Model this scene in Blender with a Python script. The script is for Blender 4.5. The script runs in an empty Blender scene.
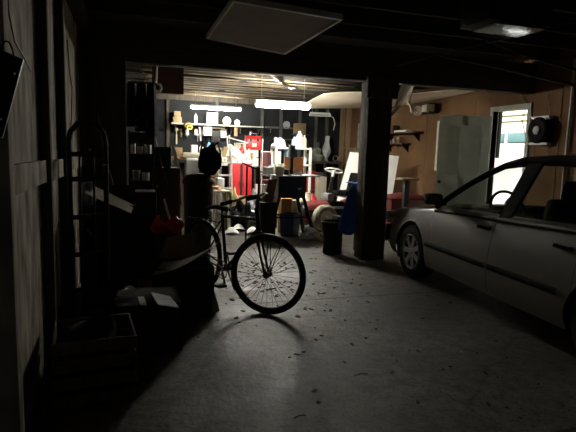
import bpy, bmesh, math, random
from mathutils import Vector as V, Matrix as M
random.seed(7)
R = math.radians
SC = bpy.context.scene
COL = SC.collection

# ------------------------------------------------------------------ camera
F = 499.0
CAM = V((0, 0, 1.42))
yaw, pit, rol = R(17.8), R(-7.3), R(1.7)
fw = V((math.sin(yaw)*math.cos(pit), math.cos(yaw)*math.cos(pit), math.sin(pit)))
r0 = V((math.cos(yaw), -math.sin(yaw), 0))
u0 = r0.cross(fw)
rt = r0*math.cos(rol) + u0*math.sin(rol)
up = rt.cross(fw)
cd = bpy.data.cameras.new('camera'); cam = bpy.data.objects.new('camera', cd); COL.objects.link(cam)
m3 = M((rt, up, -fw)).transposed()
cam.matrix_world = M.Translation(CAM) @ m3.to_4x4()
cd.sensor_width = 36; cd.lens = F/576*36; cd.clip_start = .02
SC.camera = cam
SC.view_settings.view_transform = 'Standard'; SC.view_settings.look = 'None'
SC.view_settings.gamma = 1; SC.view_settings.exposure = 0; SC.view_settings.use_curve_mapping = False

def ray(x, y): return (fw + rt*((x-288)/F) + up*((216-y)/F))
def at(x, y, Y):
    d = ray(x, y); return CAM + d*(Y/d.y)
def atX(x, y, X):
    d = ray(x, y); return CAM + d*(X/d.x)
def atz(x, y, z):
    d = ray(x, y); return CAM + d*((z-CAM.z)/d.z)
def wx(x, Y, y=170): return at(x, y, Y).x          # world X of a column of the view at distance Y
def hz(x, y, Y): return at(x, y, Y).z

# ------------------------------------------------------------------ materials
MT = {}
def mat(name, col, rough=.7, metal=0, var=.25, scale=8, bump=.15, stretch=(1, 1, 1), col2=None, coat=0):
    if name in MT: return MT[name]
    m = bpy.data.materials.new(name); m.use_nodes = True
    nt = m.node_tree; b = nt.nodes['Principled BSDF']
    b.inputs['Roughness'].default_value = rough; b.inputs['Metallic'].default_value = metal
    b.inputs['Coat Weight'].default_value = coat
    if rough >= .8: b.inputs['Specular IOR Level'].default_value = .12
    tc = nt.nodes.new('ShaderNodeTexCoord'); mp = nt.nodes.new('ShaderNodeMapping')
    mp.inputs['Scale'].default_value = stretch
    nt.links.new(tc.outputs['Object'], mp.inputs[0])
    n = nt.nodes.new('ShaderNodeTexNoise'); n.inputs['Scale'].default_value = scale; n.inputs['Detail'].default_value = 5
    nt.links.new(mp.outputs[0], n.inputs['Vector'])
    r = nt.nodes.new('ShaderNodeValToRGB')
    c2 = col2 or [c*(1-var) for c in col]
    r.color_ramp.elements[0].position = .3; r.color_ramp.elements[1].position = .7
    r.color_ramp.elements[0].color = (*c2, 1); r.color_ramp.elements[1].color = (*col, 1)
    nt.links.new(n.outputs['Fac'], r.inputs[0]); nt.links.new(r.outputs[0], b.inputs['Base Color'])
    if bump:
        bp = nt.nodes.new('ShaderNodeBump'); bp.inputs['Strength'].default_value = bump; bp.inputs['Distance'].default_value = .02
        nt.links.new(n.outputs['Fac'], bp.inputs['Height']); nt.links.new(bp.outputs[0], b.inputs['Normal'])
    MT[name] = m; return m
def emis(name, col, s):
    m = bpy.data.materials.new(name); m.use_nodes = True; nt = m.node_tree
    b = nt.nodes['Principled BSDF']; b.inputs['Base Color'].default_value = (.9, .9, .9, 1)
    b.inputs['Emission Color'].default_value = (*col, 1); b.inputs['Emission Strength'].default_value = s
    return m
def glass(name, tint, gl=.08):
    m = bpy.data.materials.new(name); m.use_nodes = True; nt = m.node_tree
    nt.nodes.remove(nt.nodes['Principled BSDF'])
    o = nt.nodes['Material Output']; t = nt.nodes.new('ShaderNodeBsdfTransparent'); t.inputs[0].default_value = (*tint, 1)
    g = nt.nodes.new('ShaderNodeBsdfGlossy'); g.inputs['Roughness'].default_value = .03
    x = nt.nodes.new('ShaderNodeMixShader'); fr = nt.nodes.new('ShaderNodeLayerWeight'); pw = nt.nodes.new('ShaderNodeMath'); pw.operation = 'POWER'; pw.inputs[1].default_value = 4
    nt.links.new(fr.outputs['Facing'], pw.inputs[0]); ma = nt.nodes.new('ShaderNodeMath'); ma.operation = 'MULTIPLY_ADD'; ma.inputs[1].default_value = .5; ma.inputs[2].default_value = .04
    nt.links.new(pw.outputs[0], ma.inputs[0]); nt.links.new(ma.outputs[0], x.inputs[0]); nt.links.new(t.outputs[0], x.inputs[1]); nt.links.new(g.outputs[0], x.inputs[2])
    nt.links.new(x.outputs[0], o.inputs[0]); return m

wood_dark = mat('dark_wood', (.12, .10, .08), .85, var=.5, scale=6, stretch=(6, 6, .6), bump=.3)
wood_beam = mat('beam_wood', (.11, .10, .085), .85, var=.5, scale=6, stretch=(.6, 6, 6), bump=.3)
wood_pale = mat('pale_boards', (.62, .54, .44), .85, var=.85, scale=4, stretch=(1, 2.5, .7), bump=.25)
wood_tan = mat('tan_wood', (.42, .29, .16), .75, var=.4, scale=4, stretch=(8, 8, 1), bump=.2)
lath_m = mat('old_lath', (.42, .33, .22), .85, var=.8, scale=3, stretch=(1, 6, 6))
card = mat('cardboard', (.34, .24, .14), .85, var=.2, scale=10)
card_d = mat('shade_dark_cardboard', (.05, .04, .03), .9, var=.3, scale=8)  # cardboard darkened for the shade over the near left cartons
card_p = mat('pale_cardboard', (.36, .32, .25), .85, var=.2, scale=10)  # paler copy, also used for carton flaps that catch the light
white = mat('white_plastic', (.78, .78, .74), .5, var=.08, scale=12, bump=.05)
cream = mat('cream_plastic', (.72, .66, .5), .55, var=.12, scale=12, bump=.05)
paper = mat('paper', (.8, .8, .77), .8, var=.12, scale=14)
greyp = mat('grey_plastic', (.2, .21, .23), .5, var=.2, scale=12)
steel = mat('steel', (.5, .5, .5), .35, 1, var=.3, scale=20)
chrome = mat('chrome', (.7, .7, .7), .15, 1, var=.1)
rustm = mat('rusty_steel', (.16, .13, .11), .55, .7, var=.5, scale=18)
blackm = mat('black_metal', (.012, .012, .013), .45, .3, var=.3, scale=20)
blackp = mat('black_plastic', (.012, .012, .013), .6, var=.3, scale=15)
rubber = mat('rubber', (.014, .014, .014), .8, var=.3, scale=30)
red = mat('red_paint', (.55, .025, .03), .4, var=.2, scale=10)
redcloth = mat('red_cloth', (.45, .02, .02), .8, var=.4, scale=12)
redbrown = mat('red_brown_wood', (.075, .026, .018), .7, var=.4, scale=5, stretch=(6, 6, .7))
blue = mat('blue_tarp', (.05, .2, .75), .5, var=.35, scale=8, bump=.3)
navy = mat('navy_plastic', (.012, .03, .11), .5, var=.2)
orange = mat('orange_wood', (.55, .2, .05), .6, var=.25, scale=4)
brown = mat('brown_board', (.25, .14, .07), .8, var=.3)
green_d = mat('dull_green', (.1, .14, .09), .7)
cloth_bk = mat('black_cloth', (.01, .01, .014), .95, var=.4, scale=14, bump=.4)
yellow = mat('yellow_plastic', (.6, .45, .05), .5)
teal = mat('teal_glass', (.16, .3, .3), .3, var=.1)
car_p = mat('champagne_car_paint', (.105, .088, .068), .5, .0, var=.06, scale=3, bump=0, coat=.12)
trim_b = mat('black_trim', (.008, .008, .008), .85)
tubeglow = emis('lit_tube', (1, .97, .85), 90)
carglass = glass('car_glass', (.85, .89, .87))

# ------------------------------------------------------------------ mesh builder
class B:
    def __init__(s): s.bm = bmesh.new()
    def _merge(s, t, mw):
        me = bpy.data.meshes.new('t'); bmesh.ops.transform(t, matrix=mw, verts=t.verts); t.to_mesh(me); s.bm.from_mesh(me); t.free(); bpy.data.meshes.remove(me)
    def box(s, c, d, rot=(0, 0, 0), bev=0):
        t = bmesh.new(); bmesh.ops.create_cube(t, size=1)
        bmesh.ops.scale(t, vec=d, verts=t.verts)
        if bev: bmesh.ops.bevel(t, geom=list(t.edges), offset=bev, segments=2, affect='EDGES', profile=.6)
        from mathutils import Euler
        s._merge(t, M.Translation(c) @ Euler(rot).to_matrix().to_4x4()); return s
    def bb(s, x0, x1, y0, y1, z0, z1, bev=0):
        return s.box(((x0+x1)/2, (y0+y1)/2, (z0+z1)/2), (abs(x1-x0), abs(y1-y0), abs(z1-z0)), bev=bev)
    def cyl(s, a, b, r, r2=None, n=14, cap=True):
        a = V(a); b = V(b); d = b-a; t = bmesh.new()
        bmesh.ops.create_cone(t, cap_ends=cap, segments=n, radius1=r, radius2=r if r2 is None else r2, depth=d.length)
        s._merge(t, M.Translation((a+b)/2) @ d.to_track_quat('Z', 'Y').to_matrix().to_4x4()); return s
    def tube(s, pts, r, n=8, closed=False):
        pts = [V(p) for p in pts]; rings = []; N = len(pts)
        ref = None
        for i, p in enumerate(pts):
            if closed: d = pts[(i+1) % N]-pts[i-1]
            else: d = pts[min(i+1, N-1)]-pts[max(i-1, 0)]
            d.normalize()
            if ref is None: ref = d.orthogonal().normalized()
            ref = (ref - d*ref.dot(d)).normalized()
            b = d.cross(ref); rr = r[i] if isinstance(r, (list, tuple)) else r
            rings.append([s.bm.verts.new(p + (ref*math.cos(a)+b*math.sin(a))*rr) for a in [2*math.pi*k/n for k in range(n)]])
        for i in range(N if closed else N-1):
            A = rings[i]; C = rings[(i+1) % N]
            for k in range(n): s.bm.faces.new((A[k], A[(k+1) % n], C[(k+1) % n], C[k]))
        if not closed:
            s.bm.faces.new(rings[0][::-1]); s.bm.faces.new(rings[-1])
        return s
    def lathe(s, prof, c=(0, 0, 0), n=24, axis=None):
        t = bmesh.new(); rings = []
        for r, z in prof:
            rings.append([t.verts.new((max(r, 1e-4)*math.cos(2*math.pi*k/n), max(r, 1e-4)*math.sin(2*math.pi*k/n), z)) for k in range(n)])
        for i in range(len(rings)-1):
            for k in range(n): t.faces.new((rings[i][k], rings[i][(k+1) % n], rings[i+1][(k+1) % n], rings[i+1][k]))
        t.faces.new(rings[0][::-1]); t.faces.new(rings[-1])
        q = V(axis).to_track_quat('Z', 'Y').to_matrix().to_4x4() if axis else M.Identity(4)
        s._merge(t, M.Translation(c) @ q); return s
    def poly(s, pts, thick):            # extruded polygon, thick = vector
        th = V(thick); a = [s.bm.verts.new(V(p)) for p in pts]; b = [s.bm.verts.new(V(p)+th) for p in pts]
        n = len(a); s.bm.faces.new(a); s.bm.faces.new(b[::-1])
        for k in range(n): s.bm.faces.new((a[k], b[k], b[(k+1) % n], a[(k+1) % n]))
        return s
    def grid(s, fn, nu, nv, thick=0):
        g = [[s.bm.verts.new(fn(i/nu, j/nv)) for j in range(nv+1)] for i in range(nu+1)]
        fs = [s.bm.faces.new((g[i][j], g[i+1][j], g[i+1][j+1], g[i][j+1])) for i in range(nu) for j in range(nv)]
        if thick:
            s.bm.normal_update(); bmesh.ops.solidify(s.bm, geom=fs, thickness=thick)
        return s
    def blob(s, c, r, sub=3, amp=.15, sc=3, flat=None):
        from mathutils import noise
        t = bmesh.new(); bmesh.ops.create_icosphere(t, subdivisions=sub, radius=1)
        off = V((random.random()*50, 0, 0))
        for v in t.verts:
            k = 1+amp*noise.noise(v.co*sc*.7+off)*2
            v.co = V((v.co.x*r[0]*k, v.co.y*r[1]*k, v.co.z*r[2]*k))
            if flat is not None and v.co.z < flat: v.co.z = flat
        s._merge(t, M.Translation(c)); return s
    def ob(s, name, m, parent=None, smooth=None, loc=None):
        bmesh.ops.recalc_face_normals(s.bm, faces=s.bm.faces)
        me = bpy.data.meshes.new(name)
        if parent is None and loc is None and s.bm.verts:        # origin at the base of the thing
            xs = [v.co for v in s.bm.verts]
            loc = V(((min(v.x for v in xs)+max(v.x for v in xs))/2, (min(v.y for v in xs)+max(v.y for v in xs))/2, min(v.z for v in xs)))
        if parent is None:
            bmesh.ops.translate(s.bm, vec=-V(loc), verts=s.bm.verts)
        s.bm.to_mesh(me); s.bm.free()
        if isinstance(m, str): m = MT[m]
        me.materials.append(m)
        if smooth is None: smooth = 35
        try:
            me.shade_smooth(); me.set_sharp_from_angle(angle=R(smooth))
        except Exception: pass
        o = bpy.data.objects.new(name, me); COL.objects.link(o)
        if parent: o.parent = parent
        else: o.location = loc
        return o

def tag(o, label, cat, group=None, kind=None):
    o['label'] = label; o['category'] = cat
    if group: o['group'] = group
    if kind: o['kind'] = kind
    return o
def thing(name, label, cat, loc=(0, 0, 0), rz=0, group=None, rot=None):
    o = bpy.data.objects.new(name, None); COL.objects.link(o); o.location = loc
    o.rotation_euler = rot or (0, 0, rz); o.empty_display_size = .1
    return tag(o, label, cat, group)
def struct(b, name, m):
    o = b.ob(name, m, loc=(0, 0, 0)); o['kind'] = 'structure'; return o
def copy_tree(o, parent=None):
    c = o.copy(); COL.objects.link(c)
    if parent: c.parent = parent
    for ch in [x for x in bpy.data.objects if x.parent == o]: copy_tree(ch, c)
    return c

# ================================================================== SETTING
XL, XR, YB, YF, ZC = -.5, 5.65, 13.0, -2.6, 2.78
# floor: worn stained concrete
def floor_mat():
    m = bpy.data.materials.new('concrete_floor'); m.use_nodes = True; nt = m.node_tree; L = nt.links.new
    b = nt.nodes['Principled BSDF']; b.inputs['Specular IOR Level'].default_value = .45
    tc = nt.nodes.new('ShaderNodeTexCoord')
    def noise(sc, det=6, rough=.55):
        n = nt.nodes.new('ShaderNodeTexNoise'); n.inputs['Scale'].default_value = sc; n.inputs['Detail'].default_value = det
        n.inputs['Roughness'].default_value = rough; L(tc.outputs['Object'], n.inputs['Vector']); return n
    def ramp(src, stops):
        r = nt.nodes.new('ShaderNodeValToRGB'); L(src, r.inputs[0])
        while len(r.color_ramp.elements) < len(stops): r.color_ramp.elements.new(.5)
        for e, (p, c) in zip(r.color_ramp.elements, stops): e.position = p; e.color = (*c, 1) if len(c) == 3 else c
        return r
    def mix(a, c, fac, mode='MULTIPLY'):
        x = nt.nodes.new('ShaderNodeMix'); x.data_type = 'RGBA'; x.blend_type = mode
        if isinstance(fac, float): x.inputs[0].default_value = fac
        else: L(fac, x.inputs[0])
        L(a, x.inputs[6])
        if isinstance(c, tuple): x.inputs[7].default_value = (*c, 1)
        else: L(c, x.inputs[7])
        return x.outputs[2]
    n1 = noise(.9); n2 = noise(9, 8, .7); n3 = noise(42, 3)
    c = ramp(n1.outputs[0], [(.32, (.06, .055, .043)), (.5, (.13, .12, .10)), (.66, (.22, .205, .17))]).outputs[0]
    c = mix(c, ramp(n2.outputs[0], [(.35, (.35, .35, .35)), (.6, (1, 1, 1))]).outputs[0], .9)
    c = mix(c, ramp(n3.outputs[0], [(.36, (.25, .23, .2)), (.46, (1, 1, 1))]).outputs[0], .8)
    # cracks
    v = nt.nodes.new('ShaderNodeTexVoronoi'); v.feature = 'DISTANCE_TO_EDGE'; v.inputs['Scale'].default_value = .55
    ds = nt.nodes.new('ShaderNodeVectorMath'); ds.operation = 'ADD'
    sc = nt.nodes.new('ShaderNodeVectorMath'); sc.operation = 'SCALE'; sc.inputs['Scale'].default_value = .25
    nn = noise(5); L(nn.outputs['Color'], sc.inputs[0]); L(tc.outputs['Object'], ds.inputs[0]); L(sc.outputs[0], ds.inputs[1]); L(ds.outputs[0], v.inputs['Vector'])
    cr = ramp(v.outputs['Distance'], [(0, (0, 0, 0)), (.006, (1, 1, 1))])
    c = mix(c, cr.outputs[0], .55)
    # saw-cut joints running across (constant Y) 
    sp = nt.nodes.new('ShaderNodeSeparateXYZ'); L(tc.outputs['Object'], sp.inputs[0])
    jf = None
    for yj in (4.42, 6.95, 9.6, 1.9):
        a = nt.nodes.new('ShaderNodeMath'); a.operation = 'SUBTRACT'; L(sp.outputs['Y'], a.inputs[0]); a.inputs[1].default_value = yj
        b2 = nt.nodes.new('ShaderNodeMath'); b2.operation = 'ABSOLUTE'; L(a.outputs[0], b2.inputs[0])
        k = nt.nodes.new('ShaderNodeMath'); k.operation = 'GREATER_THAN'; L(b2.outputs[0], k.inputs[0]); k.inputs[1].default_value = .016
        c = mix(c, k.outputs[0], .8)
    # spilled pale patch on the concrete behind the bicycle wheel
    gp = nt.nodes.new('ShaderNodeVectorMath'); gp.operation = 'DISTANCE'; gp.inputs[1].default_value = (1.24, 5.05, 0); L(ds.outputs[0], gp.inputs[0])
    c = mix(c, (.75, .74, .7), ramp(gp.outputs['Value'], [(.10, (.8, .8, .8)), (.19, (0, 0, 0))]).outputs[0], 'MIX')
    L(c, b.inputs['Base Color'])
    rr = ramp(n1.outputs[0], [(.3, (.42, .42, .42)), (.7, (.72, .72, .72))]); L(rr.outputs[0], b.inputs['Roughness'])
    bp = nt.nodes.new('ShaderNodeBump'); bp.inputs['Strength'].default_value = .7; bp.inputs['Distance'].default_value = .012
    L(n2.outputs[0], bp.inputs['Height']); L(bp.outputs[0], b.inputs['Normal'])
    return m
struct(B().bb(XL-.3, XR+.2, YF, YB+.1, -.1, 0), 'floor', floor_mat())

# left wall: rough boards behind exposed studs and blocking
bw = B(); y = YF; k = 0
while y < YB:
    w = .44+.07*random.random()
    bw.bb(XL-.03-random.random()*.008, XL-random.random()*.006, y, min(y+w, YB)-.004, 0, 2.95); y += w
bw.bb(XL-.06, XL-.031, YF, YB, 0, 2.95)
struct(bw, 'wall_left', wood_pale)
for i, yy in enumerate((-.4, .6, 1.25, 3.29, 4.10, 5.92, 7.4, 9, 10.6, 12.2)):
    struct(B().bb(XL, XL+.058, yy, yy+.05, 0, ZC, bev=.003), 'trim_stud', wood_dark)
for (a, b, z0) in ((2.07, 3.29, 1.20), (3.34, 4.10, 1.19), (4.15, 5.92, 1.21), (2.07, 3.29, 2.42)):
    struct(B().bb(XL, XL+.035, a, b, z0, z0+.13, bev=.003), 'trim_blocking', wood_pale)
struct(B().bb(XL, XL+.10, 1.98, 2.06, 0, ZC, bev=.004), 'trim_near_post', wood_pale)
struct(B().bb(XL, XL+.12, YF, YB, ZC-.12, ZC-.02), 'trim_wall_plate', wood_dark)
# back wall: dark tar-paper boarding with thin studs
tar = mat('tar_paper', (.026, .028, .031), .8, var=.35, scale=2)
bw = B(); bw.bb(XL-.06, XR+.1, YB, YB+.08, 0, 2.95)
struct(bw, 'wall_back', tar)
stud_g = mat('grey_stud', (.12, .12, .11), .8, var=.3)
for px in (141, 168, 217, 262, 281, 300, 316, 327):
    X = wx(px, 12.96, 125); struct(B().bb(X-.035, X+.035, 12.93, 13.0, 0, ZC), 'trim_back_stud', stud_g if px != 168 else wood_dark)
zt = hz(290, 129, 12.9)
struct(B().bb(3.45, 4.6, 12.9, 13.0, 2.03, 2.08), 'trim_back_rail', stud_g)
struct(B().bb(wx(281, 12.9), wx(300, 12.9), 12.9, 13.0, 1.74, 1.77), 'trim_back_rail', stud_g)
# right wall: brown hardboard with a doorway; openings at Y 6.10-6.85 (door) and 7.65-8.33 (window)
hard = mat('brown_hardboard', (.20, .11, .055), .8, var=.4, scale=1.6, bump=.05)
D0, D1, DZ = 6.10, 6.86, 2.17
W0, W1, WZ0, WZ1 = 7.72, 8.30, 1.22, 2.03
bw = B()
bw.bb(XR, XR+.1, YF, D0, 0, 2.95).bb(XR, XR+.1, D0, D1, DZ, 2.95).bb(XR, XR+.1, D1, W0, 0, 2.95)
bw.bb(XR, XR+.1, W0, W1, 0, WZ0).bb(XR, XR+.1, W0, W1, WZ1, 2.95).bb(XR, XR+.1, W1, YB, 0, 2.95)
struct(bw, 'wall_right', hard)
trimw = mat('weathered_white_trim', (.5, .5, .43), .7, var=.3, scale=10)
for (a, b, z0, z1) in ((D0-.07, D0, 0, DZ+.07), (D1, D1+.05, 0, DZ+.07), (D0, D1, DZ, DZ+.07)):
    struct(B().bb(XR-.025, XR+.11, a, b, z0, z1, bev=.004), 'trim_doorway', trimw)
wf = struct(B().bb(XR-.03, XR+.1, W0-.06, W0, WZ0-.07, WZ1+.06).bb(XR-.03, XR+.1, W1, W1+.06, WZ0-.07, WZ1+.06)
            .bb(XR-.03, XR+.1, W0, W1, WZ1, WZ1+.06).bb(XR-.03, XR+.1, W0, W1, WZ0-.07, WZ0), 'window_1', mat('cream_window_trim', (.62, .58, .45), .6))
B().bb(XR+.05, XR+.07, W0, W1, WZ0, WZ1).ob('boarded_pane', mat('black_board', (.006, .006, .007), .8, bump=0), wf)
# seams and studs on the right wall
seam = mat('hardboard_seam', (.2, .115, .06), .8)
for yy in (5.5, 7.3, 8.75, 9.9, 11.1):
    struct(B().bb(XR-.006, XR, yy, yy+.03, 0, 2.9), 'trim_seam', seam)
for yy in (12.35, 12.75):
    struct(B().bb(XR-.10, XR, yy, yy+.10, 0, ZC), 'trim_corner_post', wood_tan)
w2 = struct(B().bb(XR-.03, XR, 11.15, 11.2, 1.45, 2.2).bb(XR-.03, XR, 11.8, 11.85, 1.45, 2.2).bb(XR-.03, XR, 11.2, 11.8, 2.14, 2.2).bb(XR-.03, XR, 11.2, 11.8, 1.45, 1.51), 'window_2', trimw)
B().bb(XR-.012, XR-.004, 11.2, 11.8, 1.51, 2.14).ob('dusty_pane', mat('dusty_pane', (.13, .15, .14), .4), w2)
# conduit pipe and loose wires on the right wall
struct(B().cyl((XR-.03, 5.33, 0), (XR-.03, 5.33, 2.75), .018), 'trim_conduit', mat('pale_conduit', (.6, .55, .5), .5))
struct(B().bb(XR-.02, XR, 4.2, 5.18, 0, 2.2), 'trim_side_panel', mat('dusty_rose_panel', (.42, .3, .25), .7))
# roof / ceiling: joists along X, boards above
struct(B().bb(XL-.3, XR+.3, YF, YB+.1, 2.95, 3.1), 'ceiling', mat('roof_boards', (.03, .025, .02), .9, var=.5, scale=3, stretch=(1, 7, 1)))
yy = -2.3; i = 0
while yy < 6.0:
    struct(B().bb(XL-.05, XR+.05, yy, yy+.05, ZC, 2.95), 'trim_joist', wood_beam); yy += .61
yy = 6.75
while yy < YB:
    struct(B().bb(XL-.05, XR+.05, yy, yy+.05, ZC-.04, 2.95), 'trim_joist', wood_beam); yy += .55
# ceiling pieces of old board wedged between near joists (paler patches)
struct(B().bb(2.1, 3.1, 2.6, 2.95, 2.9, 2.93).bb(1.2, 1.9, 3.2, 3.45, 2.9, 2.93).bb(.1, .9, 3.9, 4.2, 2.9, 2.93).bb(3.9, 4.6, 3.2, 3.45, 2.9, 2.93), 'trim_roof_patch', lath_m)
# main cross beam and its posts
struct(B().bb(XL-.05, XR+.05, 6.02, 6.20, 2.37, 2.79, bev=.006).bb(XL, XR, 6.2, 6.28, 2.46, 2.79), 'trim_cross_beam', wood_beam)
pb = B().bb(2.98, 3.32, 5.99, 6.05, 0, 2.37, bev=.004).bb(3.0, 3.30, 6.05, 6.27, 0, 2.37, bev=.004).bb(3.10, 3.16, 5.965, 5.99, .0, 2.3)
struct(pb, 'trim_middle_post', wood_dark)
struct(B().bb(2.93, 3.37, 5.93, 6.0, 2.15, 2.42, bev=.01), 'trim_post_cleat', wood_dark)
struct(B().bb(-.46, -.02, 6.02, 6.2, 0, 2.37, bev=.004).bb(-.30, -.2, 6.0, 6.02, 0, 2.37), 'trim_left_post', wood_dark)
# exposed old laths under the far joists
yy = 7.6; lb = B()
while yy < 12.6:
    x0 = .2+.3*random.random(); x1 = 2.9+random.random()*1.5
    if yy < 9: x1 = 2.0+random.random()*1.6
    n = random.choice((1, 1, 2)); xm_ = x0
    for k in range(n):
        xe = x0+(x1-x0)*(k+1)/n - (.15 if k < n-1 else 0)
        lb.box(((xm_+xe)/2, yy, ZC-.075+random.random()*.03), (xe-xm_, .06+random.random()*.05, .012), rot=(random.uniform(-.10, .06), random.uniform(-.012, .012), random.uniform(-.02, .02))); xm_ = xe+.15
    yy += .36
struct(lb, 'trim_ceiling_lath', lath_m)
# long drop header beyond the lath
struct(B().bb(.2, 5.6, 12.86, 12.92, 2.62, 2.76), 'trim_far_header', wood_dark)

# front wall, unseen behind the viewer; its low gap sized to admit dim ambient light
struct(B().bb(XL-.3, -.4, YF, YF+.1, 0, 2.95).bb(-.4, 5.5, YF, YF+.1, .3, 2.95).bb(5.5, XR+.2, YF, YF+.1, 0, 2.95), 'wall_front', wood_dark)

# ceiling plasterboard sheets, far right bay
tag(B().grid(lambda u, v: V((3.5+2.1*u, (8.95-1.7*u)*(1-v)+10.4*v+.06*math.sin(13*u)*(1-v), 2.53*(1-v)+(2.37+.12*u)*v+.03*math.sin(9*u+2*v)*(1-v))), 20, 8, .012).ob('plasterboard_sheet', mat('plasterboard', (.85, .76, .6), .85, var=.2, scale=2)),
    'sagging cream plasterboard sheet under the ceiling, right of the brightest lamp', 'ceiling panel')
def rag(b, pts, w):
    n = len(pts)-1
    def fn(u, v):
        i = min(int(u*n), n-1); t = u*n-i; p = V(pts[i]).lerp(V(pts[i+1]), t)
        return p + V((w*(v-.5)*(1-.5*u), .05*math.sin(7*u+5*v), .03*math.sin(9*v+4*u)))
    return b.grid(fn, 14, 5, .004)
pl = mat('torn_sheeting', (.62, .56, .46), .7, var=.35, scale=9)
a0 = at(397, 97, 7.6); a1 = at(389, 116, 7.6); a2 = at(411, 97, 7.5); a3 = at(415, 112, 7.5); a4 = at(403, 107, 7.6)
tag(rag(B(), [V((a2.x, 7.5, ZC-.04)), at(399, 103, 7.5), a1], .16).ob('torn_sheet', pl), 'torn pale sheeting hanging toward the middle post from the ceiling', 'torn sheet')
tag(rag(B(), [V((a2.x+.05, 7.6, ZC-.04)), at(409, 104, 7.6), a3], .14).ob('torn_sheet', pl), 'torn pale strip hanging straight down between post and wall box', 'torn sheet')
tag(rag(B(), [V((at(270, 83, 8.6).x, 8.42, ZC-.04)), at(285, 85, 8.5), at(296, 88, 8.5)], .2).ob('torn_sheet', pl), 'torn scrap of ceiling covering hanging above the brightest lamp', 'torn sheet')

# ================================================================== LAMPS
def fixture(name, label, c, L, rz, lit, nt=2, strength=None, tr=.026):
    t = thing(name, label, 'lamp', c, rz)
    B().bb(-L/2, L/2, -.035, .035, .02, .06, bev=.006).ob('batten', white, t)
    for k in range(nt):
        yk = (k-(nt-1)/2)*.09
        B().cyl((-L/2+.02, yk, -.012), (L/2-.02, yk, -.012), tr).ob('tube', strength if lit else mat('unlit_tube', (.6, .6, .58), .3), t)
    for e in (-1, 1): B().bb(e*L/2-.012, e*L/2+.012, -.06, .06, -.035, .03, bev=.004).ob('end_holder', white, t)
    for s in (-1, 1): B().cyl((s*L*.4, 0, .06), (s*L*.4, 0, ZC-.04-c[2]), .004, n=6).ob('hanger', steel, t)
    return t
c1 = at(216, 108, 12.0)
fixture('tube_lamp', 'lit single tube lamp hanging over the back workbench, left of the other', c1, 1.2, 0, True, 1, emis('tube_left', (1, .97, .84), 230), .032)
c2 = at(283, 104.5, 8.8)
fixture('tube_lamp', 'brightest lit double tube lamp hanging in the middle of the far bay', c2, 1.0, 0, True, 2, emis('tube_right', (1, .97, .86), 170), .055)
c3 = at(320, 115, 11.6)
LP3 = fixture('tube_lamp', 'unlit tube lamp hanging near the back right corner', c3, .5, R(-6), False, 1)
B().tube([p-c3 for p in (c3+V((.25, 0, 0)), at(333, 118, 11.6), at(334, 124, 11.7), at(332, 130, 11.8))], .012).ob('cord', cream, LP3)

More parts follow.
